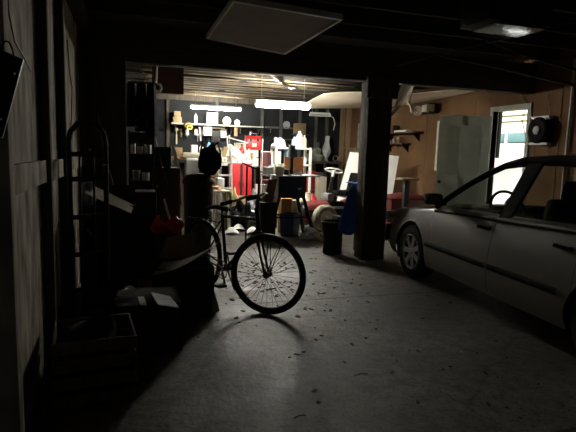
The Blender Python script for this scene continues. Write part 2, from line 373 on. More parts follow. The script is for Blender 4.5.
# ================================================================== BICYCLE
def bicycle():
    Fp = V((1.145, 4.10, 0)); Rp = V((.715, 5.09, 0)); r = .354
    h = (Fp-Rp).normalized(); up_ = V((0, 0, 1)); sd = up_.cross(h)   # sd = bike's left
    t = thing('bicycle', 'old black bicycle standing on the concrete with its front wheel turned', 'bicycle', Rp)
    O = Rp
    def P(u, z, s=0): return h*u + up_*z + sd*s           # local to thing
    L = (Fp-Rp).length
    w = V((math.cos(R(-37.6)), math.sin(R(-37.6)), 0)); wn = up_.cross(w)
    def wheel(c, w, n, nm):
        ring = lambda rr, k: [c + (w*math.cos(a)+up_*math.sin(a))*rr for a in [2*math.pi*i/k for i in range(k)]]
        wh = B().tube(ring(r-.022, 56), .022, 10, True).ob(nm, rubber, t)
        B().tube(ring(r-.049, 56), .011, 8, True).ob('rim', rustm, wh)
        sp = B()
        for i in range(32):
            a = 2*math.pi*i/32; s = .03 if i % 2 else -.03
            a2 = a + (.5 if i % 4 < 2 else -.5)
            sp.cyl(c+n*s+(w*math.cos(a2)+up_*math.sin(a2))*.022, c+(w*math.cos(a)+up_*math.sin(a))*(r-.045), .0013, n=4)
        sp.ob('spokes', rustm, wh)
        B().cyl(c-n*.045, c+n*.045, .02).cyl(c-n*.065, c+n*.065, .008).cyl(c+n*.032, c+n*.038, .03).cyl(c-n*.038, c-n*.032, .03).ob('hub', rustm, wh)
    fa = P(L, r); ra = P(0, r)
    wheel(ra, h, sd, 'rear_wheel'); wheel(fa, w, wn, 'front_wheel')
    bb = P(.44, .28); st = P(.36, .80); ht = P(.90, .92); hb = P(.945, .72); cr = P(.915, .745)
    fr = B()
    fr.tube([st, bb], .016, 10).tube([P(.362, .785), P(.92, .825)], .015, 10).tube([hb+up_*.03, bb], .017, 10)
    fr.cyl(hb, ht, .020).cyl(bb-sd*.04, bb+sd*.04, .024)
    for s in (-1, 1):
        fr.tube([bb+sd*s*.03, P(.2, .315, s*.045), ra+sd*s*.055], .009, 8)
        fr.tube([P(.36, .74, s*.015), P(.22, .58, s*.04), ra+sd*s*.055], .008, 8)
    fr.ob('frame', blackm, t)
    fk = B(); fk.box(hb-up_*.01, (.05, .05, .03), bev=.008)
    for s in (-1, 1):
        fk.tube([hb-up_*.01+wn*s*.02, hb-up_*.03+wn*s*.045, fa*.55+hb*.45+wn*s*.045-w*.012, fa*.2+hb*.8-up_*.42*.0+wn*s*.045 if False else fa*.85+hb*.15+wn*s*.045-w*.008, fa+wn*s*.05], .010, 8)
    fk.ob('fork', blackm, t)
    # fenders with stays
    def fender(c, w, n, a0, a1, nm):
        b = B(); rr = r+.006
        def fn(u, v):
            a = R(a0+(a1-a0)*u); vv = (v-.5)*2
            return c + (w*math.cos(a)+up_*math.sin(a))*(rr-.012*vv*vv) + n*vv*.024
        b.grid(fn, 30, 6, .0015)
        for ss in (-1, 1):
            for aa in (a0+8, a0+28) if a0 > -60 and nm == 'front_fender' else (a1-8, a1-30):
                a = R(aa); b.cyl(c+n*ss*.055, c+(w*math.cos(a)+up_*math.sin(a))*(rr-.01)+n*ss*.026, .0035, n=6)
        b.ob(nm, blackm, t)
    fender(fa, w, wn, 60, 128, 'front_fender'); fender(ra, h, sd, 20, 190, 'rear_fender')
    # saddle
    def sad(u, v):
        x = -.15+.29*u; wd = .082*(1-u)**.75+.016; a = (v*2-1)*math.pi*.62
        return P(.335+x, .875+.02*math.sin(u*3)-.03*(1-math.cos(a))*1.0, wd*math.sin(a))
    s = B().grid(sad, 14, 12, .008).ob('saddle', blackp, t)
    sb = B()
    for k in (-.03, .03):
        sb.tube([P(.21, .83, k), P(.28, .80, k), P(.41, .81, k*.6), P(.46, .855, 0)], .004, 6)
    for k in (-.045, .045):
        sb.tube([P(.205+.0015*i, .84-.006*i, k)+ (sd*math.cos(i*1.3)+h*math.sin(i*1.3))*.014 for i in range(16)], .0025, 5)
    sb.ob('saddle_springs', steel, s)
    B().cyl(P(.36, .77), P(.36, .845), .012).ob('seat_post', rustm, t)
    # handlebar: stem plus swept back bar
    hs = ht+up_*.07
    B().cyl(ht-up_*.02, hs, .011).tube([hs, hs+w*.05+up_*.01], .012, 8).ob('stem', rustm, t)
    c = hs+w*.05+up_*.01
    pts = []
    for k in (-1, -.88, -.7, -.5, -.3, -.12, 0, .12, .3, .5, .7, .88, 1):
        ak = abs(k); pts.append(c + wn*.27*(1 if k > 0 else -1)*min(ak*1.35, 1)**.9 - w*(.24*max(ak-.3, 0)/.7*1.0) + up_*(.045*math.sin(min(ak*1.5, 1)*math.pi)*1 - .03*max(ak-.7, 0)/.3))
    hbr = B().tube(pts, .011, 8).ob('handlebar', rustm, t)
    for s_ in (0, -1):
        e = pts[s_]; q = pts[1 if s_ == 0 else -2]; d = (e-q).normalized()
        B().cyl(e-d*.09, e+d*.02, .017).ob('grip', rubber, hbr)
        B().tube([q-d*.03+up_*.0-w*-.02, q+w*.03-up_*.03, e-d*.02+w*.03-up_*.045], .005, 6).ob('brake_lever', steel, hbr)
    B().tube([c-w*.06+wn*.15, c+up_*.05+w*.05, hb+w*.06+up_*.05, hb+w*.03], .003, 6).ob('brake_cable', rubber, t)
    # drivetrain
    cs = sd*-1
    q = bb+cs*.05
    ch = B().tube([q+(h*math.cos(a)+up_*math.sin(a))*.09 for a in [2*math.pi*i/30 for i in range(30)]], .005, 6, True)
    for i in range(5):
        a = i*2*math.pi/5; ch.cyl(q, q+(h*math.cos(a)+up_*math.sin(a))*.09, .006, n=6)
    ch.ob('chainring', rustm, t)
    ck = B(); e1 = bb+cs*.075+h*.10-up_*.135*0+up_*(-.14)*.9; e2 = bb-cs*.075-h*.10+up_*.125
    ck.cyl(q, e1+cs*.0, .010).cyl(bb-cs*.05, e2, .010); ck.ob('crank', rustm, t)
    for e, s_ in ((e1, 1), (e2, -1)):
        B().box(e+cs*s_*.055, (.09, .09, .025), rot=(0, 0, math.atan2(h.y, h.x)), bev=.004).ob('pedal', blackp, t)
    n = 24; cp = [q+(h*math.cos(R(90-180*i/12))+up_*math.sin(R(90-180*i/12)))*.092 for i in range(13)]
    cp += [ra+cs*.05+(h*math.cos(R(-90-180*i/8))+up_*math.sin(R(-90-180*i/8)))*.036 for i in range(9)]
    B().tube(cp, .004, 5, True).ob('chain', rustm, t)
    B().cyl(P(.40, .27, .04), P(.30, .005, .20), .008).ob('kickstand', rustm, t)
    # rear rack
    rk = B()
    for k in (-.05, .05):
        rk.tube([P(.22, .70, k), P(-.2, .72, k), P(-.22, .715, k*.5)], .005, 6); rk.cyl(P(-.08, .72, k), P(0, .36, k*1.15), .004, n=6)
    for u in (.1, 0, -.1): rk.cyl(P(u, .715, -.05), P(u, .715, .05), .004, n=6)
    rk.ob('rear_rack', blackm, t)
bicycle()

# ================================================================== CAR
def car():
    t = thing('car', 'pale beige four door sedan parked behind the middle post on the right', 'car', (3.955, 4.96, 0), R(86))
    WB = -2.70; RW = .345; WR = .312; HZ = .312
    def hw(x):
        if x > .1: k = (x-.1)/.80; return .86*(1-.10*k**2-.26*k**6)
        if x < -2.9: k = (-2.9-x)/.88; return .86*(1-.10*k**2-.12*k**6)
        return .86
    def lerp(tb, x):
        for (x0, v0), (x1, v1) in zip(tb, tb[1:]):
            if x0 >= x >= x1:
                k = (x0-x)/(x0-x1); k = k*k*(3-2*k)*.35+k*.65; return v0+(v1-v0)*k
        return tb[0][1] if x > tb[0][0] else tb[-1][1]
    TOP = [(.90, .60), (.80, .71), (.5, .775), (0, .84), (-.5, .895), (-1.4, .925), (-2.4, .96), (-3.0, 1.0), (-3.6, .98), (-3.78, .90)]
    def sec(x):
        H = lerp(TOP, x); W = hw(x); zb = .21 if -3.5 < x < .7 else .25
        side = []
        NS = 16
        for i in range(NS+1):
            k = i/NS; z = zb+(H-.05-zb)*k
            y = W*(1-.055*max(0, (.25-k)/.25)**2-.085*max(0, (k-.35)/.65)**2)
            side.append((y, z))
        ye = side[-1][0]
        top = [(ye-.012, H-.022), (ye-.04, H-.006), (ye-.10, H)] + [(ye*(1-j/6)*.88, H+.03*(1-(1-j/6)**2)*(.5 if -2.8 < x < -.6 else 1)) for j in range(1, 7)]
        return side, top
    xs = [round(.88-.04*i, 3) for i in range(118)]
    for xc in (-.42, -1.45, -2.40): xs.append(xc)
    xs = sorted(set(xs), reverse=True); xs = [x for x in xs if x >= -3.8]
    xs = [x for i, x in enumerate(xs) if x in (-.42, -1.45, -2.40) or min(abs(x-c) for c in (-.42, -1.45, -2.40)) > .012]
    def build(sgn):
        body, dr = B(), {'front_door': B(), 'rear_door': B()}
        verts = {}
        def gv(b, key, co):
            d = verts.setdefault(id(b), {})
            if key not in d: d[key] = b.bm.verts.new(co)
            return d[key]
        def snap(x, y, z):
            for cx in (0, WB):
                dx, dz = x-cx, z-HZ; d = math.hypot(dx, dz)
                if d < RW+.012 and d > 1e-5: return (cx+dx*(RW+.012)/d, y, HZ+dz*(RW+.012)/d), True
            return (x, y, z), False
        S = [sec(x) for x in xs]
        for i in range(len(xs)-1):
            x0, x1 = xs[i], xs[i+1]; xm = (x0+x1)/2
            for part in (0, 1):
                n = len(S[i][part])
                full0 = S[i][part] if part == 0 else [S[i][0][-1]]+S[i][1]
                full1 = S[i+1][part] if part == 0 else [S[i+1][0][-1]]+S[i+1][1]
                for j in range(len(full0)-1):
                    if part == 1 and -2.75 < xm < -.62 and j > 2: continue
                    zm = (full0[j][1]+full0[j+1][1])/2
                    tgt, nm = body, None
                    if part == 0 and j >= 1:
                        if -1.45 < xm < -.42: nm = 'front_door'
                        elif -2.40 < xm < -1.45: nm = 'rear_door'
                    if nm: tgt = dr[nm]
                    cs = []; ins = 0
                    for (xx, (y, z), key) in ((x0, full0[j], (i, j, part)), (x1, full1[j], (i+1, j, part)), (x1, full1[j+1], (i+1, j+1, part)), (x0, full0[j+1], (i, j+1, part))):
                        if nm:
                            lo, hi = (-1.45, -.42) if nm == 'front_door' else (-2.40, -1.45)
                            if abs(xx-lo) < 1e-6: xx += .004
                            if abs(xx-hi) < 1e-6: xx -= .004
                        co = (xx, y*sgn, z)
                        if part == 0: co, s_ = snap(*co); ins += s_
                        cs.append((key, co))
                    if ins == 4: continue
                    vs = [gv(tgt, k, c) for k, c in cs]
                    try: tgt.bm.faces.new(vs if sgn > 0 else vs[::-1])
                    except ValueError: pass
        return body, dr
    bL, dL = build(1); bR, dR = build(-1)
    # join halves + end caps
    me = bpy.data.meshes.new('x'); bR.bm.to_mesh(me); bL.bm.from_mesh(me)
    for x, fl in ((xs[0], 1), (xs[-1], 0)):
        s, tp = sec(x); prof = s+tp
        full = [(x, y, z) for y, z in prof] + [(x, -y, z) for y, z in reversed(prof[:-1])]
        bL.bm.faces.new([bL.bm.verts.new(c) for c in full])
    bmesh.ops.remove_doubles(bL.bm, verts=bL.bm.verts, dist=.0005)
    body = bL.ob('body', car_p, t, smooth=50)
    for d, s_ in ((dL, 1), (dR, -1)):
        for nm, xh in (('front_door', -1.33), ('rear_door', -2.26)):
            bmesh.ops.remove_doubles(d[nm].bm, verts=d[nm].bm.verts, dist=.0005)
            o = d[nm].ob(nm, car_p, t, smooth=50)
            b = B(); y = hw(xh)*.955*s_; zh = .80
            b.box((xh, y+.016*s_, zh), (.17, .018, .028), bev=.008).box((xh+.07, y+.004*s_, zh), (.02, .03, .026)).box((xh-.07, y+.004*s_, zh), (.02, .03, .026))
            b.ob('door_handle', trim_b, o)
    # inner dark shell (cabin tub) and wheel wells
    inn = mat('car_interior', (.03, .03, .032), .9)
    tub = B().bb(-2.9, -.50, -.76, .76, .22, .26).bb(-2.9, -.50, .745, .78, .25, .86).bb(-2.9, -.50, -.78, -.745, .25, .86).bb(-.62, -.50, -.74, .74, .25, .86)
    tub.box((-.72, 0, .86), (.34, 1.36, .10), rot=(0, .12, 0), bev=.03).box((-2.85, 0, .93), (.3, 1.3, .03))
    tub.ob('cabin_tub', inn, t)
    for cx in (0, WB):
        for s_ in (1, -1):
            b = B()
            b.grid(lambda u, v: V((cx+(RW+.014)*math.cos(R(-22+224*u)), s_*(.50+.325*v), HZ+(RW+.014)*math.sin(R(-22+224*u)))), 24, 2)
            b.box((cx, s_*.5, HZ+.1), (.68, .01, .5)); b.ob('wheel_well', trim_b, t)
    # greenhouse
    def side_pt(x, z):          # tumblehome
        k = max(0, min(1, (z-.90)/.46)); return .775-.165*k**1.25
    A = [(-.42, .885), (-.62, 1.01), (-.85, 1.15), (-1.08, 1.27), (-1.28, 1.355), (-1.5, 1.405), (-1.9, 1.43), (-2.2, 1.42), (-2.45, 1.375), (-2.7, 1.25), (-2.95, 1.10), (-3.12, .99)]
    pil = B(); pts = {1: [], -1: []}
    for s_ in (1, -1):
        pp = [V((x, s_*side_pt(x, z), z)) for x, z in A]
        # resample
        q = []
        for i in range(len(pp)-1):
            for k in range(4): q.append(pp[i].lerp(pp[i+1], k/4))
        q.append(pp[-1]); pts[s_] = q
        rr = [.030 if p.x > -2.45 else .030+.02*min(1, (-2.45-p.x)/.4) for p in q]
        pil.tube(q, rr, 10)
        pil.poly([(-1.44, s_*.772, .90), (-1.58, s_*.772, .90), (-1.74, s_*.625, 1.39), (-1.58, s_*.625, 1.39)], (0, -s_*.03, 0))
        pil.poly([(-2.36, s_*.772, .93), (-3.05, s_*.765, .98), (-2.72, s_*.67, 1.20), (-2.48, s_*.64, 1.31), (-2.40, s_*.65, 1.31)], (0, -s_*.035, 0))
    pil.ob('pillars', trim_b, t)
    def roof(u, v):
        i = u*(len(pts[1])-1-0); x0 = 14; x1 = 34
        f = x0+(x1-x0)*u; k = int(min(f, x1-1)); tt = f-k
        a = pts[1][k].lerp(pts[1][k+1], tt); b_ = pts[-1][k].lerp(pts[-1][k+1], tt)
        p = a.lerp(b_, v); p.z += .055*(1-(2*v-1)**2)+.012; return p
    rf = B().grid(roof, 20, 16, .02).ob('roof', car_p, t)
    def between(i0, i1, crown, fwd):
        def fn(u, v):
            f = i0+(i1-i0)*u; k = int(min(f, i1-1)); tt = f-k
            p = pts[1][k].lerp(pts[1][k+1], tt).lerp(pts[-1][k].lerp(pts[-1][k+1], tt), v)
            p.x += fwd*(1-(2*v-1)**2); p.z += crown*(1-(2*v-1)**2)*u if fwd > 0 else crown*(1-(2*v-1)**2)*(1-u); return p
        return fn
    B().grid(between(0, 14, .055, .10), 12, 12).ob('windshield', carglass, t)
    B().grid(between(34, 44, .055, -.08), 12, 12).ob('rear_window', carglass, t)
    def win(x0, x1, s_):
        def top(x):
            for (a, za), (b_, zb) in zip(A, A[1:]):
                if a >= x >= b_: return za+(zb-za)*(a-x)/(a-b_)
            return 1.3
        def fn(u, v):
            x = x0+(x1-x0)*u; zb = .89+.04*max(0, (-x-.5)/2); z = zb+max(.005, top(x)-.01-zb)*v
            return V((x, s_*(side_pt(x, z)+.002), z))
        return fn
    for s_ in (1, -1):
        B().grid(win(-.46, -1.44, s_), 14, 6).ob('side_window', carglass, t)
        B().grid(win(-1.50, -2.42, s_), 12, 6).ob('side_window', carglass, t)
        # belt strip, side moulding
        B().tube([V((x, s_*(hw(x)*.928), lerp(TOP, x)-.045)) for x in [-.42-.1*i for i in range(21)]], .010, 6).ob('belt_strip', trim_b, t)
        m_ = B()
        def mold(xa, xb):
            nn = max(2, int((xa-xb)/.06))
            def pr(u, v):
                x = xa+(xb-xa)*u; a = (v*2-1); W = hw(x); z = .475+.027*a
                return V((x, s_*(W*1.002+.012*(1-a*a)), z-.02*(x+1)/2*0))
            m_.grid(pr, nn, 4, .004)
        mold(-.375, -1.43); mold(-1.47, -2.27); m_.ob('side_moulding', trim_b, t)
        # mirror
        mr = B().box((-.60, s_*.93, .985), (.12, .17, .115), bev=.03).box((-.58, s_*.83, .94), (.08, .10, .05), bev=.01).ob('side_mirror', trim_b, t)
        B().box((-.663, s_*.93, .985), (.004, .14, .085), bev=.001).ob('mirror_glass', chrome, mr)
    # wheels
    for cx in (0, WB):
        for s_ in (1, -1):
            c = V((cx, s_*.745, WR)); ax = V((0, s_, 0))
            w = B().lathe([(.19, -.09), (.27, -.10), (.30, -.085), (.312, -.06), (.312, .06), (.30, .085), (.27, .10), (.205, .095), (.195, .07)], c, 40, ax).ob('wheel', rubber, t)
            rim = B().lathe([(.20, .055), (.208, .092), (.198, .097), (.185, .07), (.18, .0), (.02, -.0)], c, 36, ax)
            rim.lathe([(.05, .0), (.055, .07), (.03, .085), (.0, .087)], c, 20, ax)
            for k in range(7):
                a = 2*math.pi*k/7; d = V((math.cos(a), 0, math.sin(a))); n = V((-math.sin(a), 0, math.cos(a)))
                p0 = c+ax*.05
                rim.poly([p0+d*.03+n*.024, p0+d*.19+n*.030, p0+d*.19-n*.030, p0+d*.03-n*.024], ax*.03)
            rim.ob('alloy_rim', mat('alloy', (.42, .41, .39), .4, .7, var=.1), w)
    # bumpers & lights
    def bump(xe, sg, nm):
        def fn(u, v):
            a = R(-82+164*u); x = xe + sg*(-.20 + .27*math.cos(a)**.6 if math.cos(a) > 0 else -.2); y = .80*math.sin(a)/math.sin(R(82))
            z = .30+.22*v; return V((x+sg*.03*math.sin(math.pi*v), y, z))
        B().grid(fn, 28, 6, .02).ob(nm, car_p, t)
    bump(.88, 1, 'front_bumper'); bump(-3.80, -1, 'rear_bumper')
    for s_ in (1, -1):
        B().box((.80, s_*.60, .625), (.20, .36, .12), rot=(0, .25, s_*-.32), bev=.03).ob('headlight', mat('lamp_lens', (.6, .6, .58), .15), t)
        B().box((.64, s_*.785, .60), (.20, .05, .085), rot=(0, 0, s_*-.22), bev=.015).ob('turn_signal', mat('highlight_lens', (.4, .36, .3), .2), t)  # signal lens coloured pale for the highlight on the front corner
        B().box((-3.70, s_*.63, .82), (.12, .34, .15), bev=.03).ob('tail_light', red, t)
    # interior: seats, steering wheel
    seatm = mat('seat_fabric', (.06, .055, .05), .95)
    for y in (.36, -.36):
        B().box((-1.5, y, .48), (.52, .50, .16), bev=.05).ob('seat_cushion', seatm, t)
        B().box((-1.78, y, .80), (.14, .48, .62), rot=(0, -.22, 0), bev=.06).ob('seat_back', seatm, t)
        B().box((-1.86, y, 1.17), (.09, .26, .17), rot=(0, -.2, 0), bev=.035).cyl((-1.84, y-.05, 1.02), (-1.855, y-.05, 1.12), .006).cyl((-1.84, y+.05, 1.02), (-1.855, y+.05, 1.12), .006).ob('headrest', seatm, t)
    B().box((-2.45, 0, .50), (.5, 1.3, .18), bev=.05).box((-2.72, 0, .80), (.14, 1.28, .55), rot=(0, -.3, 0), bev=.05).ob('rear_seat', seatm, t)
    c = V((-1.02, .36, .93)); ax = V((-math.cos(R(25)), 0, math.sin(R(25)))); e1 = V((0, 1, 0)); e2 = ax.cross(e1)
    st = B().tube([c+(e1*math.cos(a)+e2*math.sin(a))*.185 for a in [2*math.pi*i/30 for i in range(30)]], .014, 8, True)
    st.cyl(c-e1*.18, c+e1*.18, .012).cyl(c, c+e2*(.18 if e2.z < 0 else -.18), .012).cyl(c-ax*.02, c+ax*.02, .05).cyl(c, c-ax*.3-V((0, 0, .03)), .025)
    st.ob('steering_wheel', trim_b, t)
car()

# ================================================================== SHARED SMALL KIT
def boxthing(name, label, cat, x0, x1, y0, y1, z0, z1, m, bev=.004, group=None, rz=0):
    b = B().box((0, 0, (z1-z0)/2), (x1-x0, y1-y0, z1-z0), bev=bev)
    o = b.ob(name, m, loc=(0, 0, 0)); o.location = ((x0+x1)/2, (y0+y1)/2, z0); o.rotation_euler = (0, 0, rz)
    return tag(o, label, cat, group)
def ppx(x0, x1, Y): return wx(x0, Y), wx(x1, Y)
def carton(label, x, y, z, w, d, h, m, rz=0, flaps=(), lean=None, name='cardboard_box'):
    t = thing(name, label, 'box', (x, y, z), rz)
    th = .006; b = B()
    b.bb(-w/2, w/2, -d/2, d/2, 0, th).bb(-w/2, w/2, -d/2, -d/2+th, 0, h).bb(-w/2, w/2, d/2-th, d/2, 0, h).bb(-w/2, -w/2+th, -d/2, d/2, 0, h).bb(w/2-th, w/2, -d/2, d/2, 0, h)
    if not flaps: b.bb(-w/2, w/2, -d/2, d/2, h-th, h)
    b.ob('box_body', m, t)
    for f in flaps:
        side, ang, ln = f[:3]; fm = f[3] if len(f) > 3 else m
        a = R(ang)            # angle outward from vertical
        o, s_ = math.sin(a)*ln, math.cos(a)*ln
        if side == 'f': pts = [(-w/2, -d/2, h), (w/2, -d/2, h), (w/2, -d/2-o, h+s_), (-w/2, -d/2-o, h+s_)]; tk = (0, th, 0) if abs(ang) < 45 else (0, 0, -th)
        if side == 'b': pts = [(-w/2, d/2, h), (w/2, d/2, h), (w/2, d/2+o, h+s_), (-w/2, d/2+o, h+s_)]; tk = (0, -th, 0) if abs(ang) < 45 else (0, 0, -th)
        if side == 'r': pts = [(w/2, -d/2, h), (w/2, d/2, h), (w/2+o, d/2, h+s_), (w/2+o, -d/2, h+s_)]; tk = (-th, 0, 0) if abs(ang) < 45 else (0, 0, -th)
        if side == 'l': pts = [(-w/2, -d/2, h), (-w/2, d/2, h), (-w/2-o, d/2, h+s_), (-w/2-o, -d/2, h+s_)]; tk = (th, 0, 0) if abs(ang) < 45 else (0, 0, -th)
        B().poly(pts, tk).ob('flap', fm, t)
    return t
def jug(label, c, h, r, m=white, capm=None, name='plastic_jug', group=None, cat='jug', handle=True):
    t = thing(name, label, cat, c, random.random()*3, group)
    B().lathe([(r*.9, 0), (r, .02*h), (r, .58*h), (r*.9, .68*h), (r*.45, .84*h), (r*.3, .88*h), (r*.3, .93*h)], n=18).ob('jug_body', m, t)
    B().lathe([(r*.36, .91*h), (r*.36, h), (r*.3, h)], n=14).ob('cap', capm or blue, t)
    if handle: B().tube([(r*.3, 0, .84*h), (r*.95, 0, .83*h), (r*1.12, 0, .68*h), (r*.98, 0, .5*h)], r*.1, 6).ob('handle', m, t)
    return t
def bottle(label, c, h, r, m=white, group=None, capm=None):
    t = thing('bottle', label, 'bottle', c, 0, group)
    B().lathe([(r*.95, 0), (r, .02*h), (r, .68*h), (r*.85, .77*h), (r*.4, .86*h), (r*.36, .9*h)], n=16).ob('bottle_body', m, t)
    B().lathe([(r*.42, .89*h), (r*.42, .995*h), (r*.36, h)], n=12).ob('cap', capm or blackp, t)
    return t
def tin(label, c, h, r, m, group=None, name='can', cat='can', lidm=steel):
    t = thing(name, label, cat, c, 0, group)
    B().lathe([(r*.97, 0), (r, .01), (r, h-.012), (r*.97, h-.006)], n=18).ob('can_body', m, t)
    B().lathe([(r*1.03, h-.014), (r*1.03, h), (r*.9, h), (r*.88, h-.004), (.001, h-.004)], n=18).ob('lid', lidm, t)
    return t

# ================================================================== NEAR BAY, OVERHEAD
pc = [atz(206, 39, 2.55), atz(285, 55, 2.455), atz(343, 20, 2.455), atz(233, 1, 2.55)]
t = thing('suspended_board', 'large grey flat panel with metal edging hanging under the near joists', 'panel', sum(pc, V())/4)
q = [p-t.location for p in pc]
B().poly([p*.95+V((0, 0, .012)) for p in q], (0, 0, .02)).ob('panel_board', mat('grey_panel', (.30, .28, .25), .75, var=.15, scale=4, bump=.05), t)
eb = B()
for i in range(4):
    a, b = q[i], q[(i+1) % 4]; n = (b-a).normalized(); ins = -(a+b).normalized()*.0
    eb.poly([a, b, b*.955, a*.955], (0, 0, .045))
eb.ob('metal_edging', mat('rim_paint', (.75, .74, .7), .45), t)
for p in q: B().cyl(p*.9+V((0, 0, .02)), p*.9+V((0, 0, ZC+.02-t.location.z)), .006, n=6).ob('hanger', rustm, t)

o0 = atz(501, 31, 2.42)
t = thing('ceiling_unit', 'dark metal box with a shiny underside hung near the ceiling above the car', 'ceiling unit', o0)
B().bb(-.27, .31, -.19, .16, .02, .30, bev=.01).ob('housing', blackm, t)
B().bb(-.18, .27, -.17, .12, 0, .02, bev=.004).ob('shiny_cover', mat('polished_cover', (.75, .8, .85), .16, .9, var=.1, scale=12, bump=.35), t)
for x in (-.2, .25): B().cyl((x, 0, .3), (x, 0, ZC+.02-2.42), .01).ob('hanger', rustm, t)
def cable(label, pts, r=.008, m=None, name='cable', cat='cable'):
    return tag(B().tube(pts, r, 6).ob(name, m or mat('grey_cable', (.12, .115, .1), .6), smooth=60), label, cat)
cable('long thin cable slanting up from the middle post toward the shiny ceiling box', [at(398, 66, 5.6), at(440, 54, 5.1), at(480, 45, 4.6), at(520, 36, 4.25), at(575, 22, 3.9)], .008)
cable('cable drooping in a loop from the left side of the shiny ceiling box', [at(476, 2, 3.9), at(475, 18, 3.9), at(478, 31, 3.95), at(487, 36, 4.0), at(510, 37, 4.05)], .012)
t = B().tube([at(440, 55, 5.3), at(500, 68, 5.0), at(560, 82, 4.7), at(590, 89, 4.6)], .02, 4).ob('roof_brace', wood_beam)
tag(t, 'thin wooden brace slanting down to the right beneath the near joists', 'brace')
t = B().tube([at(487, 40, 4.6), at(530, 57, 4.5), at(590, 74, 4.4)], .02, 4).ob('roof_brace', wood_beam)
tag(t, 'short wooden brace starting under the shiny ceiling box', 'brace')

# ================================================================== LEFT WALL STUFF
# dark metal plate with rivets hanging on the near post
t = thing('saw_blade_cover', 'dark tapered metal plate hung on the near left wall post', 'metal plate', at(8, 100, 2.0))
q = [at(x, y, 1.93)-t.location for x, y in ((-14, 50), (6, 52), (24, 60), (22, 68), (3, 138), (-14, 142))]
B().poly(q, (0, -.012, 0)).ob('plate', mat('dark_plate', (.02, .019, .018), .5, .5), t)
for x, y in ((15, 74), (1, 119)):
    c = at(x, y, 1.915)-t.location; B().cyl(c, c+V((0, -.004, 0)), .0045, n=12).ob('rivet', chrome, t)
c = at(8, 60, 1.95)-t.location
B().tube([c+V((.02*math.cos(a)*1.0, -.01, .06*math.sin(a))) for a in [math.pi*i/10 for i in range(11)]], .003, 6).ob('hanging_loop', blackm, t)
cable('thin dark wire curling down the pale boards above the metal plate', [V((XL+.012, 2.62, 2.4)), V((XL+.012, 2.5, 2.2)), V((XL+.012, 2.52, 1.98)), V((XL+.012, 2.62, 1.88)), V((XL+.012, 2.85, 1.84)), V((XL+.012, 3.0, 1.80))], .004, blackp)
cable('thin wire hanging in a loop on the pale boards between the studs', [V((XL+.02, 4.7, 2.3)), V((XL+.02, 4.82, 2.05)), V((XL+.02, 5.0, 1.95)), V((XL+.02, 4.9, 1.7)), V((XL+.02, 4.75, 1.5)), V((XL+.02, 4.85, 1.35))], .005, blackp)

# hand truck
t = thing('hand_truck', 'black two wheel hand truck with a looped handle leaning by the left wall', 'hand truck', (-.285, 3.95, 0), R(20))
H = hz(90, 123, 4.0)
fr = B()
fr.tube([(-.13, 0, .12), (-.13, 0, H-.14), (-.115, 0, H-.07), (-.07, 0, H-.015), (0, 0, H), (.07, 0, H-.015), (.115, 0, H-.07), (.13, 0, H-.14), (.13, 0, .12)], .02, 10)
fr.tube([(-.05, .03, .15), (-.05, .03, H-.22), (0, .03, H-.18), (.05, .03, H-.22), (.05, .03, .15)], .009, 8)
for z in (.35, .62, .9, 1.18, 1.36): fr.box((0, .005, z), (.26, .012, .035))
fr.ob('frame', blackm, t)
B().box((0, -.12, .02), (.34, .24, .01), bev=.002).box((0, 0, .09), (.34, .012, .15)).ob('toe_plate', blackm, t)
for s in (-1, 1):
    w = B().tube([(s*.2, .10+.085*math.cos(a), .115+.085*math.sin(a)) for a in [2*math.pi*i/24 for i in range(24)]], .03, 8, True).ob('wheel', rubber, t)
    B().cyl((s*.18, .10, .115), (s*.22, .10, .115), .06).ob('hub', steel, w)
B().cyl((-.2, .1, .115), (.2, .1, .115), .01).ob('axle', steel, t)
B().box((.125, -.02, H-.30), (.03, .02, .012), rot=(0, -.5, 0)).ob('latch', chrome, t)

# thin rod leaning on the left post
tag(B().tube([at(98, 112, 5.55), at(101, 135, 5.5), at(107, 165, 5.4), at(112, 180, 5.35), at(118, 210, 5.2), at(124, 250, 5.0), V((at(126, 270, 5.0).x, 5.0, 0.01))], .008, 6).ob('bent_rod', rustm), 'thin bent metal rod leaning against the dark left post', 'rod')
# tall dark carton at the left, its flap coloured pale to look lit
cx0, cx1 = wx(84, 4.75, 240), wx(136, 4.75, 240)
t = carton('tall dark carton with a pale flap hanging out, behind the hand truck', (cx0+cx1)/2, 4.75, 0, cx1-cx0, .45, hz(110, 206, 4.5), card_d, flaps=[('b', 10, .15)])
q = [at(x, y, Y_)-t.location for x, y, Y_ in ((86, 182, 4.85), (134, 205, 4.6), (131, 213, 4.3), (85, 193, 4.45))]
B().poly(q, (0, 0, -.006)).ob('pale_flap', card_p, t)
t['label'] = 'tall dark carton with a pale slanting flap, behind the hand truck'
# stack of small dark items hanging between hand truck and wall
for i, (z, m, lb) in enumerate(((1.0, greyp, 'grey bundled cloth on the upper nail behind the hand truck'), (.72, card_p, 'pale crumpled sack on the lower nail behind the hand truck'))):
    tag(B().blob((XL+.16, 4.62, z), (.06, .10, .12), 3, .3, 2).ob('hanging_sack', m), lb, 'sack')
